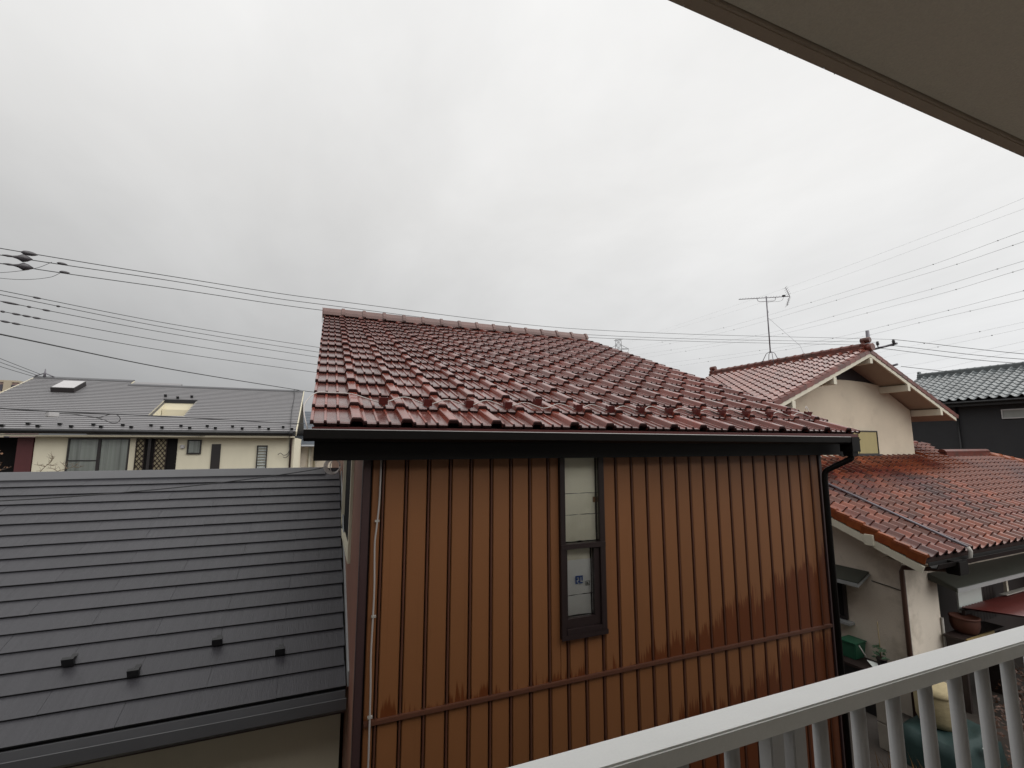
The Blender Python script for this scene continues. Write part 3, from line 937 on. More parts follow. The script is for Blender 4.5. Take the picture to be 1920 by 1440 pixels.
ch.part('ridge_gable', MB().prism([(-7.56, 23.70, 2.45), (-7.56, 24.26, 2.71), (-7.56, 24.9, 2.42), (-7.56, 24.3, 2.2)], (0.05, 0, 0)), M['cream_trim'])
ch.part('verge_trim', MB().prism([cr(-0.915, 18.97, 0.02), cr(-0.915, 23.76, 0.02), cr(-0.915, 23.76, -0.16), cr(-0.915, 18.97, -0.16)], (0.03, 0, 0)), M['cream_trim'])
ch.part('verge_trim', MB().prism([cr(-10.75, 18.97, 0.02), cr(-10.75, 24.26, 0.02), cr(-10.75, 24.26, -0.16), cr(-10.75, 18.97, -0.16)], (0.03, 0, 0)), M['cream_trim'])
# raised skylight
sk = MB().prism([cr(-9.47, 22.47, 0.02), cr(-8.78, 22.47, 0.02), cr(-8.78, 23.36, 0.02), cr(-9.47, 23.36, 0.02)], W * 0.17)
sky_l = ch.part('skylight', sk, M['dark_frame'], croof)
ch.part('skylight_pane', MB().prism([cr(-9.45, 22.50, 0.191), cr(-8.80, 22.50, 0.191), cr(-8.80, 23.34, 0.191), cr(-9.45, 23.34, 0.191)], W * 0.012), M['insul_light'], croof)
# recess cut into the roof
rec = MB()
zb = 0.95
rec.prism([(RX0, RY0, zb - 0.5), (RX0, RY1, zb - 0.5), (RX0, RY1, cr(0, RY1).z), (RX0, RY0, cr(0, RY0).z)], (-0.04, 0, 0))
rec.prism([(RX1, RY0, zb - 0.5), (RX1, RY1, zb - 0.5), (RX1, RY1, cr(0, RY1).z), (RX1, RY0, cr(0, RY0).z)], (0.04, 0, 0))
rec.box(RX0, RX1, RY1 - 0.03, RY1 + 0.02, zb - 0.5, cr(0, RY1).z - 0.06)
rec.box(RX0, RX1, RY0, RY1, zb - 0.52, zb - 0.48)
recess = ch.part('roof_recess', rec, M['cream'], croof)
ch.part('recess_ledge', MB().box(RX0 + 0.02, RX1 - 0.02, RY1 - 0.30, RY1 - 0.035, zb, 1.38), M['cream_trim'], croof)
ch.part('recess_lintel', MB().box(RX0 - 0.03, RX1 + 0.03, RY1 - 0.05, RY1 + 0.05, cr(0, RY1).z - 0.12, cr(0, RY1).z + 0.03), M['black_metal'], croof)
# snow guards of the cream house (two staggered rows and three above the recess)
sg3 = MB().box(-0.045, 0.045, -0.03, 0.0, 0.0, 0.09).box(-0.02, 0.02, 0, 0.14, 0.0, 0.012).mesh('snow_guard', M['black_metal'])
for k in range(13):
    ch.inst('snow_guard', sg3, croof, cr(-1.36 - 0.80 * k + 0.03 * math.sin(k * 2.1), 19.27, 0.025), U, V, W)
    ch.inst('snow_guard', sg3, croof, cr(-1.05 - 0.80 * k + 0.03 * math.sin(k * 1.7), 19.09, 0.025), U, V, W)
for x, y in ((-5.87, 22.35), (-5.41, 22.16), (-4.98, 22.33)):
    ch.inst('snow_guard', sg3, croof, cr(x, y, 0.025), U, V, W)
# walls
wall = ch.part('wall', MB().box(-8.40, -1.02, 19.40, 27.5, GZ, 0.32), M['cream'])
ch.part('wine_wall', MB().box(-8.80, -8.42, 19.36, 27, GZ, 0.26), M['wine'])
ch.part('porch_recess', MB().box(-10.4, -8.803, 19.9, 27, GZ, 0.26), M['dark_room'])
ch.part('fascia', MB().box(-10.7, -0.95, 18.93, 18.965, 0.36, 0.50), M['black_metal'])
ch.part('soffit_board', MB().box(-10.7, -0.95, 18.967, 19.397, 0.28, 0.34), M['cream_trim'])
ch.part('gutter', MB().tube([(-10.7, 18.87, 0.45), (-1.0, 18.87, 0.44)], 0.055, 8), M['black_metal'])
ch.part('downpipe', MB().tube([(-1.05, 18.88, 0.42), (-1.06, 19.1, 0.30), (-1.07, 19.33, 0.15), (-1.07, 19.33, GZ)], 0.035, 8), M['trim_brown'])
ch.part('corner_trim', MB().box(-1.019, -0.96, 19.38, 19.44, GZ, 0.3), M['cream_trim'])


def frame(mb, x0, x1, z0, z1, y0, y1, t):
    mb.box(x0, x0 + t, y0, y1, z0, z1).box(x1 - t, x1, y0, y1, z0, z1)
    return mb.box(x0 + t, x1 - t, y0, y1, z1 - t, z1).box(x0 + t, x1 - t, y0, y1, z0, z0 + t)


w1 = frame(MB(), -7.56, -5.95, -1.9, 0.235, 19.33, 19.398, 0.04)
w1.box(-6.79, -6.71, 19.335, 19.396, -1.86, 0.195)
w1w = ch.part('sliding_window', w1, M['dark_frame'])
for x0, x1 in ((-7.518, -6.792), (-6.708, -5.992)):
    ch.part('pane', MB().box(x0, x1, 19.36, 19.365, -1.858, 0.193), M['glass'], w1w)
    ch.part('curtain', MB().box(x0, x1, 19.385, 19.396, -1.858, 0.193), M['curtain'], w1w)
ch.part('window_bar', MB().box(-7.518, -6.792, 19.35, 19.357, -0.50, -0.47), M['dark_frame'], w1w)
ch.part('pilaster', MB().box(-5.94, -5.78, 19.34, 19.398, GZ, 0.235), M['cream_trim'], wall)
bay = ch.part('window_bay', MB().box(-5.77, -4.62, 19.37, 19.398, -1.9, 0.238), M['dark_room'])
for x0, x1 in ((-5.76, -5.52), (-5.25, -4.90)):
    la = MB()
    la.box(x0, x0 + 0.018, 19.30, 19.325, -1.9, 0.236).box(x1 - 0.018, x1, 19.30, 19.325, -1.9, 0.236)
    n = 11
    st = 0.17
    wdt = x1 - x0
    for q in range(-3, 16):
        zc = 0.236 - q * st
        for sgn in (1, -1):
            # slanted lattice bars clipped to the shutter width
            za, zb_ = zc, zc - wdt * 1.35
            p0, p1 = (x0, za) if sgn > 0 else (x1, za), (x1, zb_) if sgn > 0 else (x0, zb_)
            t0 = max(0.0, (za - 0.23) / (za - zb_))
            if t0 >= 0.95 or zb_ < -1.9:
                continue
            xa = p0[0] + (p1[0] - p0[0]) * t0
            z_a = za + (zb_ - za) * t0
            la.tube([(xa, 19.31 + 0.006 * sgn, z_a), (p1[0], 19.31 + 0.006 * sgn, p1[1])], 0.011, 4)
    ch.part('lattice_shutter', la, M['wood_dark'], bay)
    ch.part('shutter_backing', MB().box(x0 + 0.004, x1 - 0.004, 19.33, 19.345, -1.9, 0.23), M['lattice_beige'], bay)
ch.part('bay_post', MB().box(-5.44, -5.36, 19.33, 19.368, -1.9, 0.234), M['dark_frame'], bay)
sw1 = ch.part('small_window', frame(MB(), -4.33, -3.91, -0.30, 0.20, 19.34, 19.398, 0.045), M['dark_frame'])
ch.part('pane', MB().box(-4.284, -3.956, 19.38, 19.39, -0.254, 0.154), M['curtain'], sw1)
ch.part('pane', MB().box(-4.284, -3.956, 19.365, 19.369, -0.254, 0.154), M['glass'], sw1)
ch.part('slit_window', MB().box(-3.60, -3.32, 19.36, 19.398, -1.6, 0.05), M['dark_frame'])
lv = ch.part('louvre_window', frame(MB(), -2.18, -1.84, -1.3, 0.0, 19.34, 19.398, 0.035), M['dark_frame'])
lou = MB()
for q in range(12):
    zc = -0.08 - q * 0.10
    lou.obox((-2.01, 19.36, zc), (0.132, 0, 0), (0, 0.022, 0.030), (0, -0.003, 0.002))
ch.part('louvre_slats', lou, M['curtain'], lv)
ch.part('vent_cap', MB().box(-4.52, -4.40, 19.30, 19.398, -0.10, 0.02), M['insul_light'], wall, bevel=0.012)
ch.part('ridge_finial', MB().tube([(-10.45, 24.2, 2.72), (-10.45, 24.2, 3.05)], [0.05, 0.012], 6).tube([(-10.75, 24.2, 2.74), (-10.45, 24.2, 2.88), (-10.15, 24.2, 2.74)], 0.022, 5), M['steel'])

# small grey house glimpsed between the cream house and the brown house
nh = Thing('grey_house', 'sliver of a blue grey roofed house seen between the cream house and brown roof', 'house', (1.5, 30, GZ))
nh.part('wall', MB().box(-1.18, 3.5, 28, 34, GZ, -0.05), M['stucco_low'])
nr = MB()
for k in range(12):
    y0 = 27.6 + 0.26 * k
    z0 = 0.78 + 0.105 * k
    nr.add([(-1.5, y0, z0 + 0.03), (3.8, y0, z0 + 0.03), (3.8, y0 + 0.28, z0 + 0.11), (-1.5, y0 + 0.28, z0 + 0.11), (-1.5, y0, z0 - 0.01), (3.8, y0, z0 - 0.01)], [[0, 1, 2, 3], [4, 5, 1, 0]])
nroof = nh.part('roof', nr, M['blue_slate'])
nh.part('upper_wall', MB().box(-1.3, 3.6, 28.1, 33, 0.2, 0.8), M['ridge_metal'])
lr = MB()
for k in range(5):
    y0, z0 = 26.9 + 0.24 * k, 0.06 + 0.10 * k
    lr.add([(-1.6, y0, z0 + 0.03), (3.8, y0, z0 + 0.03), (3.8, y0 + 0.26, z0 + 0.11), (-1.6, y0 + 0.26, z0 + 0.11), (-1.6, y0, z0 - 0.02), (3.8, y0, z0 - 0.02)], [[0, 1, 2, 3], [4, 5, 1, 0]])
nh.part('lower_roof', lr, M['blue_slate'])
nh.part('drainpipe', MB().tube([(-0.60, 27.9, -0.1), (-0.60, 27.9, GZ)], 0.06, 8), M['offwhite'])
nh.part('drainpipe', MB().tube([(-0.35, 27.9, -0.1), (-0.35, 27.9, GZ)], 0.05, 8), M['lattice_beige'])
nh.part('corner_post', MB().box(-1.24, -1.181, 27.9, 28.1, GZ, 0.0), M['black_metal'])

# distant apartment block
fa = Thing('distant_apartments', 'distant beige and brick apartment block peeking over the cream roof at far left', 'building', (-90, 155, GZ))
fa.part('wall', MB().box(-112, -69.6, 150, 162, GZ, 15.2), M['far_pink'])
for x0, x1 in ((-71.9, -70.6), (-80, -78.6), (-88, -86.6), (-96, -94.6)):
    fa.part('pillar', MB().box(x0, x1, 149.3, 149.99, GZ, 15.6), M['far_beige'])
for fl in range(6):
    z0 = 15.2 - 3.0 * (fl + 1)
    for x0, x1 in ((-77, -72.1), (-70.5, -69.8), (-85, -80.3), (-93, -88.4)):
        fa.part('window', MB().box(x0, x1, 149.6, 149.98, z0 + 0.9, z0 + 2.4), M['far_dark'])
    fa.part('balcony', MB().box(-78.4, -72.0, 148.6, 149.6, z0 + 0.1, z0 + 0.75), M['far_beige'])
fa.part('parapet', MB().box(-112.2, -69.4, 149.8, 162.2, 15.21, 15.7), M['far_beige'])

# ---------------------------------------------------------------- stucco house with the red kawara roofs (turned frame)
sh = Thing('stucco_house', 'beige stucco house with weathered red wave tile roofs on two levels at right', 'house', (13.5, 8, GZ), TURN)
AX, AZ, TS = 13.46, 2.44, 0.40          # gable apex and rake slope
YB, YW, YE = 7.0, 7.66, 12.05           # barge board, gable wall, far end of the upper roof


def rake(x):
    return AZ - TS * abs(x - AX)


# gable wall and the dark vent above it
gwl = [(10.3, YW, -1.0), (16.5, YW, -1.0), (16.5, YW, rake(16.5) - 0.20), (15.02, YW, 1.70), (14.3, YW, 1.755), (13.5, YW, 1.765), (12.7, YW, 1.745), (12.15, YW, 1.70), (10.3, YW, rake(10.3) - 0.20)]
sh.part('gable_wall', MB().prism(gwl, (0, 0.14, 0)), M['stucco'])
sh.part('gable_vent', MB().prism([(11.9, YW + 0.06, 1.5), (15.2, YW + 0.06, 1.5), (15.2, YW + 0.06, 1.64), (AX, YW + 0.06, 2.30), (11.9, YW + 0.06, 1.62)], (0, 0.06, 0)), M['vent_dark'])
sh.part('upper_wall', MB().box(10.3, 16.49, YW + 0.141, 11.4, -1.2, 0.95), M['stucco'])
# soffits under the gable overhang
for sgn, x1 in ((-1, 9.4), (1, 17.42)):
    p = [(AX, YB + 0.03, rake(AX) - 0.13), (x1, YB + 0.03, rake(x1) - 0.13), (x1, YB + 0.03, rake(x1) - 0.10), (AX, YB + 0.03, rake(AX) - 0.10)]
    sh.part('soffit', MB().prism(p, (0, YE - YB - 0.1, 0)), M['soffit_ply'])
    p = [(AX, YB - 0.02, rake(AX)), (x1, YB - 0.02, rake(x1)), (x1, YB - 0.02, rake(x1) - 0.15), (AX, YB - 0.02, rake(AX) - 0.15)]
    sh.part('barge_board', MB().prism(p, (0, 0.04, 0)), M['offwhite'])
for x in (10.26, 11.86, AX - 0.01, 15.08, 16.62):
    zt = rake(x) - 0.135
    sh.part('purlin', MB().box(x - 0.06, x + 0.06, YB - 0.035, YW + 0.02, zt - 0.19, zt - 0.012 if abs(x - AX) > 0.1 else zt - 0.04), M['offwhite'], bevel=0.006)
# S-wave tile
kp = []
for q in range(13):
    t = q / 12
    w_ = -0.040 * math.sin(math.pi * t / 0.64) if t < 0.64 else 0.046 * max(0.0, math.sin(math.pi * (t - 0.64) / 0.36)) ** 0.8
    kp.append((t * 0.272, w_ + 0.040))
KE, KW = 0.235, 0.265
kaw_up = tile_mesh('roof_tile', kp, KE, 0.026, M['kawara_pink'], 0.04, edge=M['tile_edge_shade'])
kaw_lo = tile_mesh('roof_tile', kp, KE, 0.026, M['kawara_red'], 0.04, edge=M['tile_edge_shade'])


def joined(name, thing, me, cells, parent, m):
    """many tiles as one part"""
    vs = [v.co.copy() for v in me.vertices]
    fs = [list(p.vertices) for p in me.polygons]
    mb = MB()
    for pos, U_, V_, W_ in cells:
        mt = Matrix((U_, V_, W_)).transposed()
        mb.add([mt @ v + Vector(pos) for v in vs], fs)
    o = thing.part(name, mb, m, parent, stuff=True)
    if len(me.materials) > 1:
        for mm in list(me.materials)[1:]:
            o.data.materials.append(mm)
        idx = [p.material_index for p in me.polygons] * len(cells)
        o.data.polygons.foreach_set('material_index', idx)
    return o


S2 = math.atan(TS)
c2_, s2_ = math.cos(S2), math.sin(S2)
xe = 9.24
ul = MB().prism([(xe, YB + 0.03, rake(xe) + 0.02), (AX, YB + 0.03, AZ + 0.02), (AX, YB + 0.03, AZ - 0.09), (xe, YB + 0.03, rake(xe) - 0.09)], (0, YE - YB - 0.04, 0))
ur = sh.part('upper_roof', ul, M['tile_under'])
sh.part('upper_right_roof', MB().prism([(AX, YB - 0.01, AZ + 0.09), (17.58, YB - 0.01, rake(17.58) + 0.09), (17.58, YB - 0.01, rake(17.58) + 0.005), (AX, YB - 0.01, AZ + 0.005)], (0, YE - YB, 0)), M['kawara_red'])
U, V, W = Vector((0, -1, 0)), Vector((c2_, 0, s2_)), Vector((-s2_, 0, c2_))
nrow = 19
cells = []
for r_ in range(nrow):
    v0 = (AX - xe) / c2_ - 0.08 - (r_ + 1) * KE
    for c_ in range(19):
        y0 = YB + 0.05 + KW * 19 - KW * c_
        pos = Vector((xe + v0 * c2_, y0, rake(xe) + v0 * s2_)) + W * 0.032
        a = random.uniform(-0.006, 0.006)
        U2 = (U + V * a + W * random.uniform(-0.008, 0.008)).normalized()
        V2 = (V - U2 * V.dot(U2)).normalized()
        cells.append((r_, pos, U2, V2, U2.cross(V2)))
for r_, p, a, b_, c_ in cells:
    if r_ < 15:
        sh.inst('roof_tile', kaw_up, ur, p, a, b_, c_)
joined('roof_tiling', sh, kaw_up, [c[1:] for c in cells if c[0] >= 15], ur, M['kawara_pink'])
# verge tiles along the near rake (side flap + shallow roll)
vt = MB()
vt.box(-0.012, 0.012, 0, 0.262, -0.075, 0.035)
vt.prism([(-0.014, 0, 0.030), (0.05, 0, 0.052), (0.10, 0, 0.040), (0.10, 0, 0.02), (-0.014, 0, 0.0)], (0, 0.262, 0))
vt_r = vt.mesh('verge_tile', M['kawara_ridge'], (0, 0, 0), 0.004)
vt_o = vt.mesh('verge_tile', M['verge_orange'], (0, 0, 0), 0.004)
nv = 18
for r_ in range(nv):
    d = 0.06 + (r_ + 1) * 0.240
    tilt = (Vector((c2_, 0, s2_)) + Vector((-s2_, 0, c2_)) * -0.06).normalized()
    wv = Vector((0, 1, 0)).cross(-tilt) * -1
    pos = Vector((AX - d * c2_, YB - 0.025, AZ - d * s2_ + 0.035))
    U_ = Vector((0, 1, 0))
    W_ = U_.cross(tilt)
    if W_.z < 0:
        W_ = -W_
    sh.inst('verge_tile', vt_r, ur, pos, U_, tilt, W_)
    tilt = (Vector((-c2_, 0, s2_)) + Vector((s2_, 0, c2_)) * -0.06).normalized()
    W_ = U_.cross(tilt)
    if W_.z < 0:
        W_ = -W_
    sh.inst('verge_tile', vt_r, ur, Vector((AX + d * c2_, YB - 0.025, AZ - d * s2_ + 0.035)), U_, tilt, W_)
# ridge: two courses of flat ridge tiles, round caps with collars, end ornaments
sh.part('ridge_base', MB().box(AX - 0.13, AX + 0.13, YB + 0.12, YE, AZ + 0.0, AZ + 0.10).box(AX - 0.105, AX + 0.105, YB + 0.10, YE, AZ + 0.101, AZ + 0.15), M['kawara_ridge'], ur, bevel=0.008)
rm = MB()
hp = [(0.105 * math.cos(a), 0.085 * math.sin(a)) for a in [math.pi * q / 10 for q in range(11)]]
rm.prism([(x, 0, z) for x, z in hp], (0, 0.262, 0.0))
rm.prism([(x * 1.14, 0.205, z * 1.16) for x, z in hp], (0, 0.045, 0))
cap2 = rm.mesh('ridge_tile', M['kawara_ridge'], (0, 0, 0), 0.003)
for k in range(18):
    sh.inst('ridge_tile', cap2, ur, (AX, YB + 0.16 + k * 0.265, AZ + 0.152), *I3)
orn = [(-0.15, 0), (-0.17, 0.06), (-0.12, 0.10), (-0.13, 0.17), (-0.08, 0.22), (-0.09, 0.29), (-0.05, 0.345), (0.05, 0.345), (0.09, 0.29), (0.08, 0.22), (0.13, 0.17), (0.12, 0.10), (0.17, 0.06), (0.15, 0)]
for y in (YB + 0.05, YE - 0.02):
    sh.part('ridge_ornament', MB().prism([(AX + x, y, AZ + 0.02 + z) for x, z in orn], (0, 0.085, 0)).tube([(AX, y - 0.10, AZ + 0.30), (AX, y + 0.12, AZ + 0.30)], 0.075, 12), M['kawara_ridge'], ur, bevel=0.01)
sh.part('verge_cap', MB().tube([(AX, YB - 0.10, AZ + 0.10), (AX, YB + 0.05, AZ + 0.10)], 0.10, 12), M['kawara_ridge'], ur)
# upper window with olive shutter
uw = sh.part('upper_window', frame(MB(), 12.9, 14.60, -0.245, 0.40, YW - 0.07, YW - 0.002, 0.03).box(12.86, 14.62, YW - 0.12, YW - 0.072, -0.275, -0.235), M['dark_frame'])
sh.part('shutter', MB().box(12.93, 13.72, YW - 0.045, YW - 0.03, -0.215, 0.37).box(13.74, 14.57, YW - 0.055, YW - 0.04, -0.215, 0.37), M['olive_curtain'], uw)
sh.part('wall_flashing', MB().prism([(8.98, YW - 0.03, -0.285), (16.55, YW - 0.03, -0.285), (16.55, YW - 0.10, -0.335), (8.98, YW - 0.10, -0.335)], (0, 0.004, 0.014)), M['flash'])

# lower roof
LS = math.atan(0.41)
U, V, W = roof_frame(LS)
LE = Vector((0, 4.17, -1.765))


def lp(x, v, w=0.0):
    return Vector((x, 0, 0)) + LE + V * v + W * w


LT = (7.57 - 4.17) / math.cos(LS)       # slope length to the ridge
lu = MB()
lu.prism([lp(8.98, 0.03, 0.006), lp(23.9, 0.03, 0.006), lp(20.55, LT, 0.006), lp(17.9, LT, 0.006), lp(18.6, LT + 0.75, 0.006), lp(16.55, LT + 0.85, 0.006), lp(16.55, LT + 0.1, 0.006), lp(8.98, LT + 0.1, 0.006)], W * -0.10)
lroof = sh.part('lower_roof', lu, M['tile_under'])
cells = []
for r_ in range(20):
    v0 = r_ * KE
    ymid = 4.17 + (v0 + 0.12) * math.cos(LS)
    for c_ in range(58):
        x = 9.03 + c_ * KW
        if r_ < 15:
            if x > 20.55 + (7.57 - ymid) - 0.2:
                continue
        elif r_ == 15 and x < 16.3:
            pass
        elif x < 16.5 or x > 17.75 + (ymid - 7.57) * 1.05:
            continue
        a = random.uniform(-0.010, 0.010)
        U2 = (U + V * a + W * random.uniform(-0.010, 0.010)).normalized()
        V2 = (V - U2 * V.dot(U2)).normalized()
        pos = lp(x, v0 + random.uniform(-0.006, 0.006), 0.012)
        ratio = (x + 0.13) / (ymid)
        seen = 1.52 < ratio < 3.06
        cells.append((0 if seen else 1, pos.length, pos, U2, V2, U2.cross(V2)))
cells.sort(key=lambda c: (c[0], c[1]))
for c in cells[:296]:
    sh.inst('roof_tile', kaw_lo, lroof, c[2], c[3], c[4], c[5])
joined('roof_tiling', sh, kaw_lo, [c[2:] for c in cells[296:]], lroof, M['kawara_red'])
vl = MB()
vl.box(-0.010, 0.014, 0, 0.25, -0.10, 0.055)
vl.prism([(-0.012, 0, 0.03), (0.0, 0, 0.058), (0.035, 0, 0.072), (0.075, 0, 0.060), (0.10, 0, 0.030), (0.10, 0, 0.01), (-0.012, 0, 0.0)], (0, 0.262, 0))
vlm = vl.mesh('verge_tile', M['verge_orange'], (0, 0, 0), 0.004)
for r_ in range(16):
    V2 = (V - W * 0.12).normalized()
    sh.inst('verge_tile', vlm, lroof, lp(8.945, r_ * KE, 0.032), U, V2, U.cross(V2))
# ridge bar and hip of the lower roof
sh.part('ridge_bar', MB().box(17.9, 20.6, 7.50, 7.70, -0.36, -0.20).prism([(17.85, 7.60 + x, -0.20 + z) for x, z in hp], (2.75, 0, 0)), M['kawara_ridge'], lroof, bevel=0.008)
hip = MB()
for k in range(16):
    x0 = 20.6 + k * 0.2
    y0 = 7.57 - k * 0.2
    z0 = lp(0, (y0 - 4.17) / math.cos(LS)).z
    hip.tube([(x0, y0, z0 + 0.09), (x0 + 0.23, y0 - 0.23, z0 - 0.01)], [0.085, 0.105], 8)
sh.part('hip_caps', hip, M['verge_orange'], lroof)
sh.part('hip_side_roof', MB().prism([lp(20.55, LT, 0.0), lp(23.9, 0.03, 0.0), lp(23.9, 0.03, 0.0) + Vector((0, 7.2, 0)), lp(20.55, LT, 0.0) + Vector((0, 0.8, 0))], (0, 0, -0.06)), M['kawara_red'], lroof)
hr = lp(18.3, LT + 0.86)
sh.part('back_ridge', MB().box(16.55, 18.25, hr.y - 0.02, hr.y + 0.18, hr.z - 0.02, hr.z + 0.10).tube([(16.55, hr.y + 0.08, hr.z + 0.11), (18.3, hr.y + 0.08, hr.z + 0.11)], 0.09, 10), M['kawara_ridge'], lroof)
# barge board, purlin end, wall below
sh.part('barge_board', MB().prism([lp(8.93, -0.02, -0.10), lp(8.93, LT, -0.10), lp(8.93, LT, -0.215), lp(8.93, -0.02, -0.215)], (0.035, 0, 0)), M['offwhite'])
sh.part('purlin', MB().box(8.90, 9.52, 4.86, 5.00, -1.68, -1.50), M['offwhite'], bevel=0.005)
sh.part('verge_soffit', MB().prism([lp(8.97, 0.05, -0.16), lp(8.97, LT, -0.16), lp(8.97, LT, -0.18), lp(8.97, 0.05, -0.18)], (0.53, 0, 0)), M['soffit_ply'])
lw = [(9.5, 4.80, GZ), (9.5, 12.0, GZ), (9.5, 12.0, -0.6), (9.5, 7.66, -0.52), (9.5, 4.80, -1.70)]
side = sh.part('side_wall', MB().prism(lw, (0.12, 0, 0)), M['stucco_low'])
sh.part('front_wall', MB().box(9.505, 10.56, 4.79, 4.92, GZ, -1.70).box(10.56, 23, 4.79, 4.92, -2.28, -1.70), M['stucco_low'])
sh.part('eave_soffit', MB().box(9.0, 23.5, 4.16, 4.79, -1.86, -1.84), M['soffit_ply'])
sh.part('porch_recess', MB().box(10.60, 16.8, 5.62, 5.72, GZ, -1.9).box(10.52, 10.60, 4.93, 5.72, GZ, -1.9).box(16.8, 16.9, 4.93, 5.72, GZ, -1.9).box(10.60, 16.8, 4.93, 5.62, -2.25, -2.2), M['wood_dark'])
bd = MB()
for k in range(9):
    bd.box(11.97 + k * 0.115, 12.075 + k * 0.115, 4.93, 4.955, -3.4, -2.29)
sh.part('porch_boards', bd, M['wood_dark'])
sh.part('porch_post', MB().box(12.97, 13.04, 4.74, 4.788, -3.05, -2.29), M['offwhite'])
sh.part('white_board', MB().box(11.10, 11.95, 4.735, 4.76, -3.02, -2.36), M['white_sheet'])
g5 = [(4.165, -1.80), (4.15, -1.86), (4.11, -1.885), (4.05, -1.88), (4.02, -1.80), (4.03, -1.80), (4.055, -1.865), (4.11, -1.87), (4.145, -1.85), (4.155, -1.80)]
sh.part('gutter', MB().prism([(8.98, y, z) for y, z in g5], (14.5, 0, 0)), M['gutter'])
sh.part('gutter_box', MB().box(9.52, 9.80, 4.00, 4.18, -2.02, -1.81), M['gutter'], bevel=0.01)
sh.part('corner_downpipe', MB().tube([(9.72, 4.12, -1.97), (9.60, 4.45, -2.02), (9.45, 4.74, -2.05), (9.445, 4.76, -2.12), (9.445, 4.77, GZ)], 0.038, 10), M['rust_pipe'])
sh.part('conduit', MB().tube([(9.52, 4.765, -2.2), (9.52, 4.765, GZ)], 0.012, 6), M['pale_pipe'])
sh.part('conduit', MB().tube([(10.545, 4.765, -3.02), (10.545, 4.765, GZ)], 0.022, 8), M['pale_pipe'])
sh.part('roof_drainpipe', MB().tube([lp(9.98, (7.5 - 4.17) / math.cos(LS), 0.135), lp(10.04, 1.2, 0.135), lp(10.09, -0.02, 0.135)], 0.024, 8), M['steel'])
sh.part('pipe_elbow', MB().tube([lp(10.09, -0.02, 0.135), lp(10.09, -0.07, 0.09), lp(10.09, -0.10, -0.02), lp(10.09, -0.10, -0.10)], 0.030, 8), M['pale_pipe'])
sh.part('wall_wire', MB().tube([(9.49, 5.27, -2.40), (9.485, 5.0, -2.425), (9.49, 4.82, -2.45)], 0.008, 5), M['wire'])
# canopies
cf = [(10.30, 4.40, -2.40), (10.30, 4.787, -2.24), (10.30, 4.787, -2.28), (10.30, 4.40, -2.44)]
fc = sh.part('front_canopy', MB().prism(cf, (7.0, 0, 0)), M['canopy_grey'], bevel=0.004)
sh.part('canopy_edge', MB().box(10.295, 17.3, 4.382, 4.398, -2.470, -2.405), M['flash'], fc)
sh.part('canopy_end', MB().prism([(10.285, 4.40, -2.405), (10.285, 4.787, -2.245), (10.285, 4.787, -2.36), (10.285, 4.40, -2.46)], (0.012, 0, 0)), M['canopy_grey'], fc)
sc_ = sh.part('side_canopy', MB().prism([(9.12, 5.30, -2.40), (9.497, 5.30, -2.25), (9.497, 5.30, -2.285), (9.12, 5.30, -2.435)], (0, 1.4, 0)), M['canopy_grey'], bevel=0.004)
sh.part('canopy_edge', MB().box(9.100, 9.117, 5.28, 6.7, -2.475, -2.415).prism([(9.118, 5.285, -2.475), (9.49, 5.285, -2.32), (9.49, 5.285, -2.29), (9.118, 5.285, -2.437)], (0, 0.012, 0)), M['flash'], sc_)
swn = sh.part('side_window', MB().box(9.44, 9.498, 5.72, 5.76, -3.2, -2.33).box(9.44, 9.498, 5.76, 6.7, -3.2, -3.15), M['dark_frame'])
sh.part('pane', MB().box(9.47, 9.48, 5.76, 6.7, -3.15, -2.30), M['dark_room'], swn)
sh.part('window_sill', MB().box(9.33, 9.497, 5.62, 6.75, -3.262, -3.215), M['flash'], bevel=0.004)

# corrugated wine awning in front of the porch
aw = Thing('porch_awning', 'wine red corrugated lean-to roof in front of the dark porch', 'awning', (12.5, 4.2, GZ), TURN)
cor = MB()
vs, fs = [], []
nx = 120
for q in range(nx + 1):
    x = 11.02 + 4.4 * q / nx
    dz = 0.012 * math.cos(2 * math.pi * q / 3.0)
    vs += [(x, 4.70, -2.90 + dz), (x, 3.45, -2.74 + dz), (x, 4.70, -2.915 + dz), (x, 3.45, -2.755 + dz)]
for q in range(nx):
    a = 4 * q
    fs += [[a, a + 4, a + 5, a + 1], [a + 2, a + 3, a + 7, a + 6], [a + 1, a + 5, a + 7, a + 3]]
aw.part('sheet', cor.add(vs, fs, True), M['awning_red'])
aw.part('beam', MB().box(11.0, 15.4, 3.50, 3.55, -2.86, -2.785).box(11.0, 15.4, 4.62, 4.67, -3.0, -2.93), M['wood_dark'])
aw.part('ridge_strip', MB().prism([(12.55, 4.72, -2.875), (15.4, 4.72, -2.875), (15.4, 4.60, -2.86), (12.55, 4.60, -2.86)], (0, 0, 0.015)), M['pale_pipe'])
for x in (11.15, 15.2):
    aw.part('post', MB().box(x, x + 0.06, 3.50, 3.56, GZ, -2.861), M['wood_dark'])

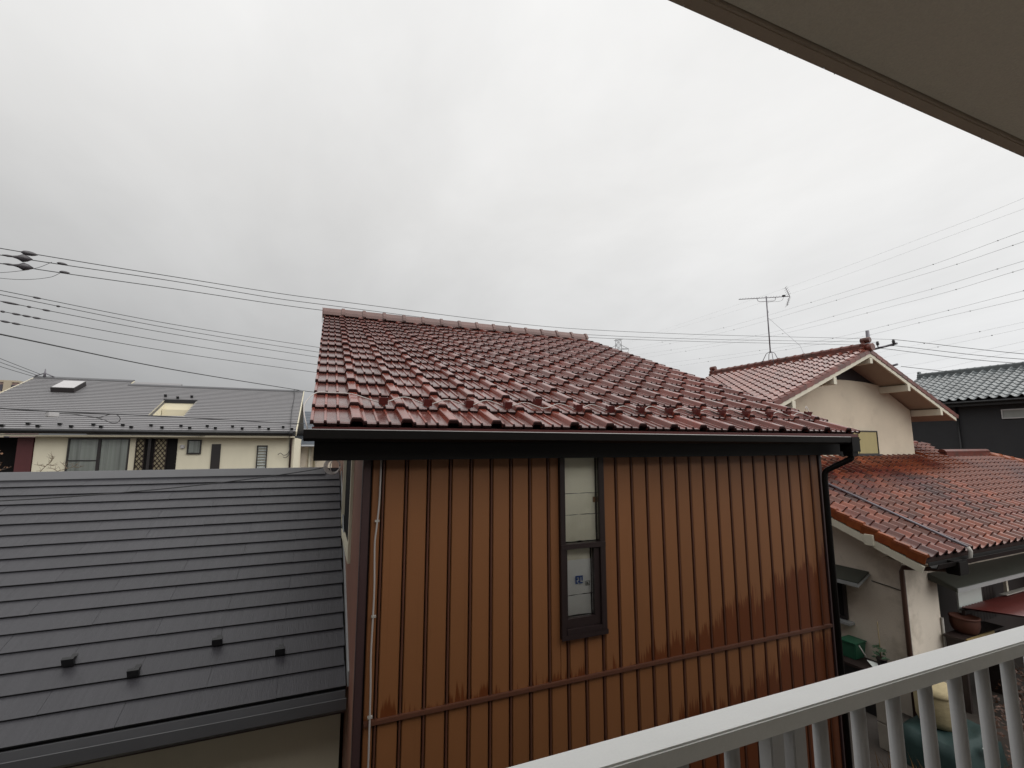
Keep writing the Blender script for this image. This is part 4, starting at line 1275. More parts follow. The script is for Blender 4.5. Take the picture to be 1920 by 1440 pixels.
# ---------------------------------------------------------------- charcoal house far right
bk = Thing('charcoal_house', 'dark charcoal house with silver grey wave tile roof behind the stucco house at right', 'house', (28, 8, GZ), TURN)
bw_ = bk.part('wall', MB().box(25.5, 31, 3.0, 12.3, GZ, 2.0), M['charcoal'])
bk.part('gable', MB().prism([(25.5, 12.29, 2.0), (31.0, 12.29, 2.0), (28.3, 12.29, 3.2)], (0, -9.2, 0)), M['charcoal'])
bk.part('downpipe', MB().tube([(25.44, 10.15, 1.9), (25.44, 10.15, GZ)], 0.035, 8), M['black_metal'])
BS = math.atan(0.45)
U, V, W = roof_frame(BS, '-X')
BE = Vector((24.95, 0, 1.83))
br = bk.part('roof', MB().prism([BE + V * 0.02 + Vector((0, 2.6, 0)), BE + V * 3.75 + Vector((0, 2.6, 0)), BE + V * 3.75 - W * 0.12 + Vector((0, 2.6, 0)), BE + V * 0.02 - W * 0.12 + Vector((0, 2.6, 0))], (0, 10.0, 0)), M['black_metal'])
bk.part('rear_roof', MB().prism([(28.33, 2.6, 3.45), (31.8, 2.6, 1.85), (31.8, 2.6, 1.75), (28.33, 2.6, 3.33)], (0, 10.0, 0)), M['kawara_grey'])
kaw_g = tile_mesh('roof_tile', [(u * 1.18, w_ * 1.15) for u, w_ in kp], 0.285, 0.026, M['kawara_grey'], 0.04)
for r_ in range(13):
    for c_ in range(19):
        bk.inst('roof_tile', kaw_g, br, BE + V * (0.285 * r_) + W * 0.012 + Vector((0, 12.6 - 0.313 * c_, 0)), U, V, W)
joined('roof_tiling', bk, kaw_g, [(BE + V * (0.285 * r_) + W * 0.012 + Vector((0, 12.6 - 0.313 * c_, 0)), U, V, W) for r_ in range(13) for c_ in range(19, 32)], br, M['kawara_grey'])
rb = BE + V * 3.72
bk.part('ridge_base', MB().box(rb.x - 0.14, rb.x + 0.14, 2.6, 12.6, rb.z - 0.02, rb.z + 0.14), M['kawara_grey'], br)
cap3 = rm.mesh('ridge_tile', M['kawara_grey'], (0, 0, 0), 0.003)
for k in range(36):
    bk.inst('ridge_tile', cap3, br, (rb.x, 12.35 - k * 0.265, rb.z + 0.14), *I3)
bk.part('ridge_ornament', MB().prism([(rb.x + x * 1.1, 12.55, rb.z - 0.02 + z) for x, z in orn], (0, 0.1, 0)), M['kawara_grey'], br, bevel=0.01)
bk.part('fascia', MB().box(25.02, 25.06, 2.6, 12.6, 1.60, 1.80), M['black_metal'])
bk.part('soffit', MB().box(25.06, 25.5, 2.6, 12.6, 1.66, 1.69), M['black_metal'])
bk.part('gutter', MB().tube([(24.93, 12.6, 1.76), (24.93, 2.6, 1.74)], 0.055, 8), M['black_metal'])
bwn = MB().box(25.44, 25.499, 7.2, 8.78, 1.38, 1.42).box(25.44, 25.499, 7.2, 8.78, 1.05, 1.09).box(25.44, 25.499, 8.74, 8.78, 1.09, 1.38).box(25.44, 25.499, 7.2, 7.24, 1.09, 1.38)
bwo = bk.part('window', bwn, M['alu'])
bk.part('pane', MB().box(25.47, 25.48, 7.24, 8.74, 1.09, 1.38), M['curtain'], bwo)

# ---------------------------------------------------------------- TV antenna on the stucco house ridge
an = Thing('tv_antenna', 'yagi television antenna on a thin mast above the red tiled ridge', 'antenna', (AX, 9.78, 2.70), TURN)
an.part('mast', MB().tube([(AX, 9.78, 2.90), (AX, 9.78, 4.75)], 0.019, 8), M['steel'])
for dx, dy in ((0.16, 0.2), (0.16, -0.2), (-0.16, 0.2), (-0.16, -0.2)):
    an.part('foot', MB().tube([(AX, 9.78, 2.95), (AX + dx * 0.4, 9.78 + dy * 0.5, 2.88), (AX + dx, 9.78 + dy, 2.52 if dy < 0 else 2.6)], 0.010, 5), M['steel'])
b0, b1 = Vector((12.68, 10.15, 4.72)) + Vector((0.17, 0.16, 0)), Vector((13.89, 9.25, 4.72)) + Vector((0.17, 0.16, 0))
bd_ = (b1 - b0).normalized()
pd = bd_.cross(Vector((0, 0, 1)))
an.part('boom', MB().tube([b0, b1], 0.011, 6), M['steel'])
el = MB()
for k in range(15):
    p = b0 + (b1 - b0) * (0.02 + 0.055 * k)
    el.tube([p - pd * 0.10 + Vector((0, 0, 0.013)), p + pd * 0.10 + Vector((0, 0, 0.013))], 0.004, 4)
an.part('elements', el, M['steel'])
br0 = b0 + (b1 - b0) * 0.36
br1 = b0 + (b1 - b0) * 0.73
an.part('stay', MB().tube([br0, br0 + Vector((0, 0, -0.09)) + bd_ * 0.03, br0 + Vector((0, 0, -0.12)) + bd_ * 0.08, br1 + Vector((0, 0, -0.12)) - bd_ * 0.08, br1 + Vector((0, 0, -0.09)) - bd_ * 0.02, br1], 0.008, 5), M['steel'])
for sgn in (1, -1):
    tip = b1 - bd_ * 0.10 + Vector((0, 0, 0.30 * sgn))
    rfm = MB().tube([b1, tip], 0.010, 5)
    for q in range(5):
        pp = b1 + (tip - b1) * (0.2 + 0.2 * q)
        rfm.tube([pp - pd * 0.16, pp + pd * 0.16], 0.005, 4)
    an.part('reflector', rfm, M['steel'])
an.part('feed_box', MB().obox(b1 - bd_ * 0.17 + Vector((0, 0, 0.03)), bd_ * 0.045, pd * 0.03, Vector((0, 0, 0.025))), M['wire'], bevel=0.006)
an.part('lead', MB().tube(spline([b1 - bd_ * 0.17, b1 - bd_ * 0.25 + Vector((0, 0, -0.13)), (AX, 9.77, 4.52), (AX + 0.02, 9.76, 4.2)], 6), 0.004, 4), M['wire'])
an.part('guy', MB().tube([(AX, 9.78, 4.05), (13.0, 8.51, 2.84), (12.98, 8.3, 2.30)], 0.004, 4), M['steel'])

# ---------------------------------------------------------------- utility poles
up = Thing('utility_pole', 'grey utility pole top with insulators rising behind the red gable', 'utility pole', (26.83, 15.53, GZ))
up.part('pole', MB().tube([(26.83, 15.53, GZ), (26.83, 15.53, 6.1)], [0.16, 0.085], 10), M['steel'])
ca, cb = Vector((26.95, 15.9, 5.02)), Vector((26.52, 14.05, 5.08))
up.part('crossarm', MB().tube([ca, cb], 0.055, 6), M['steel'])
up.part('crossarm', MB().tube([(26.9, 15.9, 3.86), (26.47, 14.1, 4.02)], 0.055, 6), M['steel'])
for p in ((26.14, 14.71, 5.10), (26.46, 14.16, 5.12)):
    p = Vector(p)
    up.part('insulator', MB().lathe(p, [(0.02, -0.14), (0.03, -0.02), (0.085, 0.0), (0.05, 0.05), (0.085, 0.08), (0.05, 0.13), (0.07, 0.17), (0.0, 0.20)], 8), M['porcelain'])
    up.part('bracket', MB().tube([p + Vector((0, 0, -0.13)), Vector((26.6, 14.5, 5.05))], 0.03, 5), M['steel'])
ul_ = Thing('utility_pole', 'utility pole just beyond the left edge that carries the overhead wires', 'utility pole', (-5.72, 9.40, GZ))
ul_.part('pole', MB().tube([(-5.72, 9.40, GZ), (-5.72, 9.40, 3.6)], [0.17, 0.12], 10), M['pole_conc'])
ul_.part('crossarm', MB().tube([(-5.9, 9.0, 2.98), (-5.45, 9.95, 2.98)], 0.05, 6), M['steel'])
ul_.part('crossarm', MB().tube([(-5.9, 9.0, 2.25), (-5.45, 9.95, 2.25)], 0.05, 6), M['steel'])

# ---------------------------------------------------------------- overhead wires


def wire(label, pts, r, m, group, sleeves=(), cat='wire', name='overhead_wire', n=10):
    P = spline(pts, n)
    t = Thing(name, label, cat, P[0], 0, group)
    t.part('conductor', MB().tube(P, r, 5), M[m])
    for a, b_, r0, kind in sleeves:
        a, b_ = Vector(a), Vector(b_)
        L_ = [a + (b_ - a) * q / 6 for q in range(7)]
        pf = {'cone': (0.10, 0.28, 0.22, 0.45, 1.0, 0.7, 0.08), 'spindle': (0.15, 0.8, 1, 1, 0.9, 0.6, 0.15), 'stack': (0.2, 1, 0.4, 1, 0.4, 1, 0.2)}[kind]
        t.part('sleeve', MB().tube(L_, [r0 * k for k in pf], 7), M['porcelain'])
    return t


def near(pts, a, b_):
    """points along the first span of a wire"""
    p, q = Vector(pts[0]), Vector(pts[1])
    s_ = [Vector(v) for v in spline(pts, 40)]
    return s_[int(a * 40)], s_[int(b_ * 40)]


UW = 'three wires crossing above the dark red roof'
A = [(-5.61, 9.46, 3.14), (-5.0, 9.8, 3.17), (-3.03, 11.09, 3.42), (-0.26, 12.5, 3.70), (8.83, 14.52, 4.23), (26.44, 14.18, 5.30)]
B = [(-5.60, 9.47, 3.05), (-4.99, 9.81, 3.06), (-3.02, 11.1, 3.33), (-0.71, 12.48, 3.57), (8.83, 14.53, 4.04), (26.2, 14.7, 5.24)]
Cw = [(-5.59, 9.47, 2.94), (-4.97, 9.81, 2.92), (-3.01, 11.1, 3.17), (-0.1, 12.5, 3.41), (8.49, 14.73, 3.97), (26.0, 15.1, 5.15)]
wire('topmost of the three wires crossing above the dark red roof', A, 0.0075, 'wire', UW, [((-4.80, 9.92, 3.19), (-4.62, 10.02, 3.20), 0.04, 'spindle')])
wire('middle of the three wires above the dark red roof, fat insulator at left', B, 0.0075, 'wire', UW, [((-4.97, 9.82, 3.07), (-4.66, 9.98, 3.10), 0.07, 'cone'), ((-4.40, 10.10, 3.13), (-4.28, 10.17, 3.135), 0.024, 'spindle')])
wire('lowest of the three wires above the dark red roof, passing behind its ridge', Cw, 0.0075, 'wire', UW, [((-4.95, 9.83, 2.93), (-4.64, 9.99, 2.96), 0.07, 'cone'), ((-4.36, 10.12, 2.985), (-4.24, 10.19, 2.995), 0.024, 'spindle')])
for lab, p in (('upper of two slack jumper wires drooping below the insulators at the left edge', [(-5.6, 9.47, 2.62), (-5.1, 9.74, 2.72), (-4.85, 9.9, 2.83), (-4.60, 10.02, 2.98), (-4.45, 10.07, 3.12)]),
               ('lower of two slack jumper wires drooping below the insulators at the left edge', [(-5.6, 9.47, 2.60), (-5.1, 9.74, 2.66), (-4.75, 9.93, 2.72), (-4.45, 10.07, 2.85), (-4.32, 10.13, 2.985)])):
    wire(lab, p, 0.004, 'wire', 'slack jumper wires at the left edge')
LW = 'five wires running down behind the dark red roof at left'
DH = dict(
    D=('highest of the five parallel wires that vanish behind the dark red roof', [(-5.56, 9.49, 2.52), (-5.11, 10.19, 2.57), (-3.24, 12.18, 2.67), (-0.16, 14.5, 2.83), (9.83, 16.26, 2.34), (25.8, 15.3, 3.5)], [(0.96, 0.99)]),
    E=('second from the top of the five parallel wires that vanish behind the dark red roof', [(-5.55, 9.5, 2.44), (-5.11, 10.19, 2.50), (-3.23, 12.18, 2.57), (-0.17, 14.5, 2.69), (9.83, 16.26, 2.14), (25.8, 15.3, 3.3)], []),
    F=('third and middle of the five parallel wires vanishing behind the dark red roof', [(-5.54, 9.5, 2.37), (-5.10, 10.2, 2.39), (-3.22, 12.18, 2.45), (-0.17, 14.5, 2.54), (9.82, 16.26, 1.93), (25.8, 15.3, 3.1)], []),
    G=('fourth of the five parallel wires at left, strung with four dark beads', [(-5.53, 9.51, 2.21), (-5.08, 10.2, 2.22), (-3.21, 12.19, 2.26), (-0.21, 14.5, 2.32), (9.82, 16.27, 1.69), (25.8, 15.3, 2.9)], []),
    H=('lowest of the five parallel wires at left, just above the thick black cable', [(-5.52, 9.52, 2.08), (-5.07, 10.21, 2.06), (-3.19, 12.19, 2.05), (-0.22, 14.5, 2.09), (9.81, 16.27, 1.39), (25.8, 15.3, 2.7)], []))
SLV = dict(D=[(0.17, 0.21)], E=[(0.28, 0.32)], F=[(0.01, 0.10), (0.13, 0.17), (0.21, 0.26)], G=[(0.00, 0.03), (0.06, 0.10), (0.11, 0.15), (0.155, 0.20)], H=[(0.0, 0.05), (0.06, 0.10)])
for k, (lab, p, _) in DH.items():
    full = [Vector(v) for v in spline(p, 40)]
    sl_ = []
    for a, b_ in SLV[k]:
        i0, i1 = 40 + int(a * 40), 40 + max(int(b_ * 40), int(a * 40) + 1)
        sl_.append((full[i0], full[i1], 0.019, 'spindle'))
    wire(lab, p, 0.0062, 'wire', LW, sl_)
wire('thick black cable descending to the right end of the cream house ridge', [(-5.5, 9.53, 1.85), (-5.76, 11.65, 2.09), (-4.64, 17.91, 2.44), (-1.3, 23.56, 2.56), (-0.49, 24.0, 2.52), (5.43, 26.45, 2.51)], 0.015, 'wire', None, cat='cable')
HW = 'three wires meeting the left ridge end of the cream house'
wire('upper of the three wires meeting the left end of the cream house ridge', [(-16, 21, 5.4), (-11.94, 23.1, 3.52), (-11.44, 23.35, 3.26), (-10.49, 23.95, 2.80)], 0.010, 'wire', HW)
wire('middle of the three wires meeting the left end of the cream house ridge', [(-16, 21, 5.1), (-11.92, 23.1, 3.35), (-11.43, 23.35, 3.12), (-10.55, 23.95, 2.74)], 0.010, 'wire', HW)
wire('lower of the three wires meeting the left end of the cream house ridge', [(-16, 21, 4.8), (-11.91, 23.11, 3.19), (-11.41, 23.36, 2.96), (-10.55, 23.8, 2.66)], 0.010, 'wire', HW)
ml = [(-5.4, 9.6, 0.70), (-5.86, 12.16, 0.72), (-5.36, 12.93, 0.72), (-4.02, 14.97, 0.77), (-2.57, 16.81, 0.78), (-0.43, 19.0, 0.79), (3.0, 21.0, 0.9)]
tcb = wire('dark cable with white junction box and loop before the cream house roof', ml, 0.013, 'wire', None, cat='cable', name='telephone_cable')
tcb.part('junction_box', MB().obox((-5.37, 12.92, 0.655), (0.055, 0.09, 0), (0.04, -0.025, 0), (0, 0, 0.05)), M['insul_light'], bevel=0.01)
tcb.part('loop', MB().tube(spline([(-5.36, 12.93, 0.68), (-5.16, 13.34, 0.69), (-4.88, 13.76, 0.65), (-4.74, 13.92, 0.73), (-4.63, 14.0, 0.74), (-4.57, 14.08, 0.64), (-4.61, 14.06, 0.55), (-4.7, 13.93, 0.54), (-4.8, 13.84, 0.60), (-4.92, 13.75, 0.64)], 5), 0.008, 5), M['wire'])
wire('thin dark cable strung just under the eave of the cream house', [(-5.36, 9.61, 0.27), (-7.32, 15.34, 0.27), (-4.88, 18.36, 0.33), (-0.85, 19.98, 0.29), (3, 21.5, 0.3)], 0.010, 'wire', None, cat='cable', name='telephone_cable')
vc = Thing('drop_cable', 'dark cable hanging down the right end of the cream house into loose ends', 'cable', (-1.1, 19.2, 0.4))
vc.part('cable', MB().tube(spline([(-1.3, 23.56, 2.54), (-1.25, 22.9, 2.16), (-1.20, 20.9, 1.36), (-1.10, 19.0, 0.58), (-1.10, 18.78, 0.45), (-1.12, 19.25, 0.1), (-1.10, 19.30, -0.13)], 6), 0.014, 5), M['wire'])
vc.part('loose_end', MB().tube(spline([(-1.10, 19.30, -0.13), (-1.15, 19.28, -0.30), (-1.28, 19.25, -0.36), (-1.40, 19.25, -0.28), (-1.48, 19.25, -0.34)], 5), 0.011, 5), M['wire'])
vc.part('loose_end', MB().tube(spline([(-1.10, 19.30, -0.13), (-1.12, 19.27, -0.34), (-1.22, 19.25, -0.45), (-1.30, 19.25, -0.42)], 5), 0.011, 5), M['wire'])
RW = 'wires running from the right pole over the charcoal house'
wire('upper of the wires running from the right pole to the charcoal house roof', [(26.46, 14.16, 5.30), (28.4, 8.9, 3.6), (29.5, 4, 2.9)], 0.012, 'wire', RW)
wire('middle of the wires running from the right pole to the charcoal house roof', [(26.41, 14.23, 5.0), (28.2, 9.8, 3.62), (29.3, 5, 2.9)], 0.012, 'wire', RW)
wire('lower of the wires running from the right pole to the charcoal house roof', [(26.2, 14.64, 4.92), (27.9, 10.5, 3.6), (29, 6, 2.9)], 0.012, 'wire', RW)
wire('short low wire beside the red gable, ending at the grey tiled ridge end', [(26.54, 13.99, 3.90), (26.9, 12.8, 3.55), (27.3, 11.9, 3.3)], 0.012, 'wire', RW)

TW = 'faint transmission lines fanning up to the right'
T = [('topmost faint transmission line at upper right', 0.011, [(178.0, 241.5, 65.6), (105.0, 76.6, 38.8), (74.07, 30.23, 28.07), (62.34, 18.42, 24.16)]),
     ('second faint transmission line from the top at upper right', 0.011, [(178.0, 241.5, 64.9), (105.4, 76.15, 37.1), (75.08, 27.62, 27.46), (62.3, 18.54, 22.95)]),
     ('third transmission line from the top, upper of a beaded pair above the antenna', 0.020, [(177.1, 242.2, 60.5), (136.6, 132.0, 43.56), (89.26, 45.08, 28.59), (66.25, 22.61, 21.99), (59.46, 17.57, 20.0)]),
     ('fourth transmission line from the top, lower of a beaded pair above the antenna', 0.020, [(177.05, 242.2, 59.1), (136.6, 132.1, 41.9), (85.73, 40.92, 26.45), (66.21, 22.72, 20.87), (59.43, 17.67, 18.96)]),
     ('fifth transmission line from the top, passing behind the antenna mast', 0.020, [(177.0, 242.2, 56.0), (128.7, 111.1, 35.4), (89.12, 45.37, 24.68), (66.15, 22.9, 18.86), (59.38, 17.85, 17.12)]),
     ('sixth transmission line from the top, crossing the antenna mast low down', 0.020, [(176.9, 242.3, 53.3), (124.0, 101.1, 32.82), (85.68, 41.05, 22.69), (66.12, 22.98, 18.03), (59.35, 17.92, 16.31)]),
     ('seventh transmission line from the top, just above the red gable pole', 0.018, [(176.8, 242.4, 48.5), (137.8, 145.0, 34.5), (106.75, 74.19, 24.3), (86.44, 44.01, 19.95), (66.05, 23.19, 15.75), (59.29, 18.12, 14.3)]),
     ('eighth transmission line from the top, passing behind the red gable pole', 0.018, [(176.7, 242.4, 45.1), (137.7, 145.0, 32.76), (97.5, 60.98, 21.24), (83.84, 40.24, 18.65), (66.02, 23.26, 14.92), (59.27, 18.19, 13.55)]),
     ('highest of the four faint lines in the gap above the charcoal house', 0.018, [(242.8, 176.3, 42.4), (178.9, 89.37, 32.6), (131.89, 46.97, 25.0), (119.4, 37.1, 22.9)]),
     ('second of the four faint lines in the gap above the charcoal house', 0.018, [(242.6, 176.4, 39.4), (175.1, 85.9, 30.0), (131.84, 47.1, 23.7), (119.3, 37.2, 21.8)]),
     ('third of the four faint lines in the gap above the charcoal house', 0.018, [(242.5, 176.7, 35.0), (182.1, 94.1, 26.6), (131.8, 47.3, 21.05), (119.3, 37.4, 19.6)]),
     ('lowest of the four faint lines in the gap above the charcoal house', 0.018, [(242.3, 176.9, 31.2), (178.7, 89.8, 23.6), (131.7, 47.5, 19.4), (119.2, 37.55, 18.2)])]
for i, (lab, r, p) in enumerate(T):
    t = wire(lab, p, r, 'wire_grey', TW, name='transmission_line', cat='power line', n=12)
    if 2 <= i < 10:
        full = spline(p, 12)
        for q in range(6 + i % 2, len(full) - 1, 7):
            c_ = full[q]
            rad = 0.0009 * c_.length
            t.part('spacer', MB().lathe(c_, [(0.0, -rad), (rad, -rad * 0.5), (rad, rad * 0.5), (0, rad)], 6), M['wire_grey'])

# transmission tower
ty = Thing('transmission_tower', 'tiny lattice transmission tower far beyond the dark red roof edge', 'transmission tower', (172.4, 245.5, GZ))
cx, cy = 172.5, 245.4
dx_, dy_ = Vector((0.815, -0.58, 0)), Vector((0.58, 0.815, 0))


def tp(a, b_, z):
    return Vector((cx, cy, z)) + dx_ * a + dy_ * b_


lv_ = [(7.0, GZ), (4.6, 20), (3.0, 38), (2.1, 52), (1.9, 60), (1.7, 67)]
legs = [[tp(sx * w_, sy * w_, z) for w_, z in lv_] for sx in (-1, 1) for sy in (-1, 1)]
for l_ in legs:
    ty.part('leg', MB().tube(l_, 0.20, 5), M['pylon_grey'])
brc = MB()
for k in range(len(lv_) - 1):
    (w0, z0), (w1_, z1) = lv_[k], lv_[k + 1]
    nseg = 3 if k < 3 else 2
    for q in range(nseg):
        ta, tb = q / nseg, (q + 1) / nseg
        wa, za = w0 + (w1_ - w0) * ta, z0 + (z1 - z0) * ta
        wb, zb2 = w0 + (w1_ - w0) * tb, z0 + (z1 - z0) * tb
        for sy in (-1, 1):
            brc.tube([tp(-wa, sy * wa, za), tp(wb, sy * wb, zb2)], 0.10, 4).tube([tp(wa, sy * wa, za), tp(-wb, sy * wb, zb2)], 0.10, 4)
            brc.tube([tp(-wb, sy * wb, zb2), tp(wb, sy * wb, zb2)], 0.09, 4)
            brc.tube([tp(sy * wa, -wa, za), tp(sy * wb, wb, zb2)], 0.10, 4)
ty.part('bracing', brc, M['pylon_grey'])
for z, w_ in ((61, 6.4), (53.5, 7.2), (46, 6.6)):
    for sgn in (-1, 1):
        ty.part('crossarm', MB().tube([tp(1.8 * sgn, -1.8, z), tp(w_ * sgn, 0, z - 0.3)], 0.16, 4).tube([tp(1.8 * sgn, 1.8, z), tp(w_ * sgn, 0, z - 0.3)], 0.16, 4).tube([tp(1.8 * sgn, 0, z + 2.4), tp(w_ * sgn, 0, z - 0.3)], 0.16, 4).tube([tp(w_ * sgn, 0, z - 0.3), tp((w_ - 1.3) * sgn, 0, z - 3.4)], 0.14, 4), M['pylon_grey'])
ty.part('top_arm', MB().tube([tp(-2.8, 0, 66.5), tp(2.8, 0, 67.3)], 0.16, 4), M['pylon_grey'])

# ---------------------------------------------------------------- bare tree at the left edge
tr = Thing('bare_tree', 'bare brown twigged tree at the left edge in front of the wine coloured wall', 'tree', (-6.9, 13.2, GZ))
rt = random.Random(3)
tm, tw, leaf = MB(), MB(), MB()


def grow(p, d, r, L_, depth, mb):
    pts = [Vector(p)]
    dd = Vector(d).normalized()
    for q in range(4):
        dd = (dd + Vector((rt.uniform(-.28, .28), rt.uniform(-.28, .28), rt.uniform(-.12, .22)))).normalized()
        pts.append(pts[-1] + dd * L_ / 4)
    mb.tube(pts, [r * (1 - 0.12 * q) for q in range(5)], 5 if depth > 1 else 4)
    if depth == 0:
        for q in (2, 4):
            for _ in range(2):
                if rt.random() < 0.55:
                    c_ = pts[q] + Vector((rt.uniform(-.05, .05), rt.uniform(-.05, .05), rt.uniform(-.04, .04)))
                    a = Vector((rt.uniform(-1, 1), rt.uniform(-1, 1), rt.uniform(-1, 1))).normalized() * 0.03
                    b2 = a.orthogonal().normalized() * 0.014
                    leaf.add([c_ - a, c_ - b2, c_ + a, c_ + b2], [[0, 1, 2, 3]])
        return
    for _ in range(3 if depth > 1 else 4):
        q = rt.choice((2, 3, 4))
        nd = (dd + Vector((rt.uniform(-.9, .9), rt.uniform(-.9, .9), rt.uniform(-.5, .55)))).normalized()
        grow(pts[q], nd, r * 0.52, L_ * 0.68, depth - 1, tw)


tm.tube([(-6.95, 13.2, GZ), (-6.9, 13.25, -3.2), (-6.97, 13.2, -2.0), (-6.9, 13.2, -1.1)], [0.14, 0.11, 0.09, 0.075], 8)
for d in ((0.35, 0.0, 1.0), (-0.5, 0.3, 0.9), (0.1, -0.4, 1.0), (0.6, 0.2, 0.8), (-0.1, 0.5, 1.0)):
    grow((-6.9, 13.2, -1.15), d, 0.042, 0.62, 3, tm)
tr.part('trunk', tm, M['bark'])
tr.part('twigs', tw, M['bark'])
tr.part('dry_leaves', leaf, M['leaf_dry'])
sh2 = Thing('bare_shrub', 'pale bare branches poking above the slate ridge in front of the cream wall', 'shrub', (-5.6, 13.6, GZ))
rt.seed(11)
tm2, tw = MB(), MB()
tm2.tube([(-5.7, 13.7, GZ), (-5.72, 13.7, -2.2), (-5.75, 13.7, -0.75)], [0.06, 0.045, 0.03], 6)
for pth in ([(-5.75, 13.7, -0.75), (-5.80, 13.75, -0.60), (-5.72, 13.75, -0.47), (-5.64, 13.75, -0.38), (-5.60, 13.75, -0.30), (-5.58, 13.75, -0.27)],
            [(-5.72, 13.75, -0.47), (-5.82, 13.75, -0.44), (-5.90, 13.7, -0.42)], [(-5.64, 13.75, -0.38), (-5.62, 13.75, -0.27), (-5.64, 13.75, -0.22)],
            [(-5.70, 13.75, -0.42), (-5.58, 13.75, -0.45), (-5.52, 13.75, -0.41)],
            [(-5.75, 13.7, -0.75), (-5.50, 13.75, -0.58), (-5.34, 13.75, -0.52), (-5.22, 13.75, -0.48), (-5.16, 13.75, -0.40)],
            [(-5.34, 13.75, -0.52), (-5.40, 13.75, -0.44), (-5.46, 13.7, -0.36)], [(-5.22, 13.75, -0.48), (-5.14, 13.75, -0.50), (-5.06, 13.75, -0.46)],
            [(-5.50, 13.75, -0.58), (-5.58, 13.75, -0.52), (-5.68, 13.7, -0.50)]):
    sp_ = spline(pth, 3)
    tw.tube(sp_, [0.009 - 0.006 * q / (len(sp_) - 1) for q in range(len(sp_))], 5)
    for q in range(2, len(sp_) - 1, 2):
        for _ in range(2):
            v_ = Vector((rt.uniform(-.10, .10), rt.uniform(-.05, .05), rt.uniform(-.02, .13)))
            tw.tube([sp_[q], sp_[q] + v_ * 0.5 + Vector((rt.uniform(-.015, .015), 0, rt.uniform(-.015, .015))), sp_[q] + v_], [0.004, 0.003, 0.0015], 4)
sh2.part('stem', tm2, M['twig_pale'])
sh2.part('branches', tw, M['twig_pale'])

# ---------------------------------------------------------------- yard between the houses
shelf = Thing('storage_shelf', 'dark flat topped storage shelf against the stucco side wall', 'shelf', (9.25, 5.6, GZ), TURN)
shelf.part('top', MB().box(8.95, 9.46, 4.98, 6.6, -3.80, -3.755), M['wood_dark'], bevel=0.004)
shelf.part('back', MB().box(9.42, 9.46, 5.0, 6.55, GZ, -3.805), M['black_metal'])
shelf.part('front_panel', MB().box(8.97, 9.0, 5.0, 6.55, GZ, -3.805), M['black_metal'])
gb = Thing('green_box', 'green plastic crate on the dark shelf beside the stucco wall', 'crate', (9.3, 5.58, -3.755), TURN)
gb.part('box', MB().prism([(9.16, 5.47, -3.753), (9.44, 5.47, -3.753), (9.46, 5.44, -3.49), (9.14, 5.44, -3.49)], (0, 0.26, 0)), M['green_box'], bevel=0.01)
gb.part('rim', MB().box(9.125, 9.475, 5.43, 5.74, -3.488, -3.468), M['green_box'], bevel=0.005)
pt = Thing('plant_pot', 'small dark flower pot with a stick on the shelf end', 'plant pot', (9.3, 5.12, -3.755), TURN)
pt.part('pot', MB().lathe((9.3, 5.12, -3.754), [(0.0, 0), (0.055, 0), (0.075, 0.13), (0.082, 0.13), (0.082, 0.15), (0.07, 0.15), (0.06, 0.12), (0, 0.12)], 14), M['wood_dark'])
pt.part('stick', MB().tube([(9.3, 5.13, -3.64), (9.31, 5.14, -3.02)], 0.006, 5), M['bamboo'])
lf = MB()
rt.seed(5)
for k in range(26):
    c_ = Vector((9.3, 5.12, -3.5)) + Vector((rt.uniform(-.09, .09), rt.uniform(-.09, .09), rt.uniform(-.1, .12)))
    a = Vector((rt.uniform(-1, 1), rt.uniform(-1, 1), rt.uniform(-.3, .8))).normalized() * 0.05
    b2 = a.orthogonal().normalized() * 0.02
    lf.add([c_ - a, c_ - b2, c_ + a, c_ + b2], [[0, 1, 2, 3]])
pt.part('foliage', lf, M['leaf_green'])
sco = Thing('white_scoop', 'white plastic scoop leaning by the dark flower pot', 'scoop', (9.2, 5.22, -3.755), TURN)
sco.part('blade', MB().prism([(9.10, 5.24, -3.66), (9.24, 5.16, -3.70), (9.20, 5.12, -3.755), (9.13, 5.17, -3.75)], (0.02, 0.02, 0.004)), M['white_sheet'])
sco.part('handle', MB().tube([(9.12, 5.26, -3.62), (9.08, 5.34, -3.45)], 0.01, 6), M['pale_pipe'])
bk2 = Thing('straw_basket', 'tan woven straw basket on the teal tarp seen between railing balusters', 'basket', (8.75, 4.12, -4.0), TURN)
bk2.part('body', MB().lathe((8.75, 4.12, -4.0), [(0.0, 0.0), (0.24, 0.0), (0.27, 0.08), (0.275, 0.30), (0.26, 0.42)], 20), M['basket'])
bk2.part('lid', MB().lathe((8.75, 4.12, -4.0), [(0.275, 0.415), (0.285, 0.44), (0.23, 0.50), (0.10, 0.53), (0, 0.535)], 20), M['basket'])
tl = Thing('tarp_stack', 'teal tarp wrapped stack under the straw basket', 'tarp', (8.8, 4.0, GZ), TURN)
vs, fs = [], []
rt.seed(9)
n = 18
for i in range(n + 1):
    for j in range(n + 1):
        u, w_ = i / n, j / n
        e_ = min(u, 1 - u, w_, 1 - w_) * 9
        h = 0.43 * min(1, e_) ** 0.6 + 0.05 * noise.noise((u * 6, w_ * 6, 3)) * min(1, e_ + 0.2)
        vs.append((8.05 + 1.30 * u, 3.62 + 0.85 * w_, GZ + 0.006 + max(0, h) + (0 if e_ < 0.9 else 0)))
for i in range(n):
    for j in range(n):
        fs.append([i * (n + 1) + j, (i + 1) * (n + 1) + j, (i + 1) * (n + 1) + j + 1, i * (n + 1) + j + 1])
tl.part('tarp', MB().add(vs, fs, True), M['teal'])
tl.part('white_patch', MB().prism([(8.62, 3.60, -4.06), (8.85, 3.59, -4.08), (8.76, 3.55, -4.2)], (0, 0.01, 0.02)), M['white_sheet'])
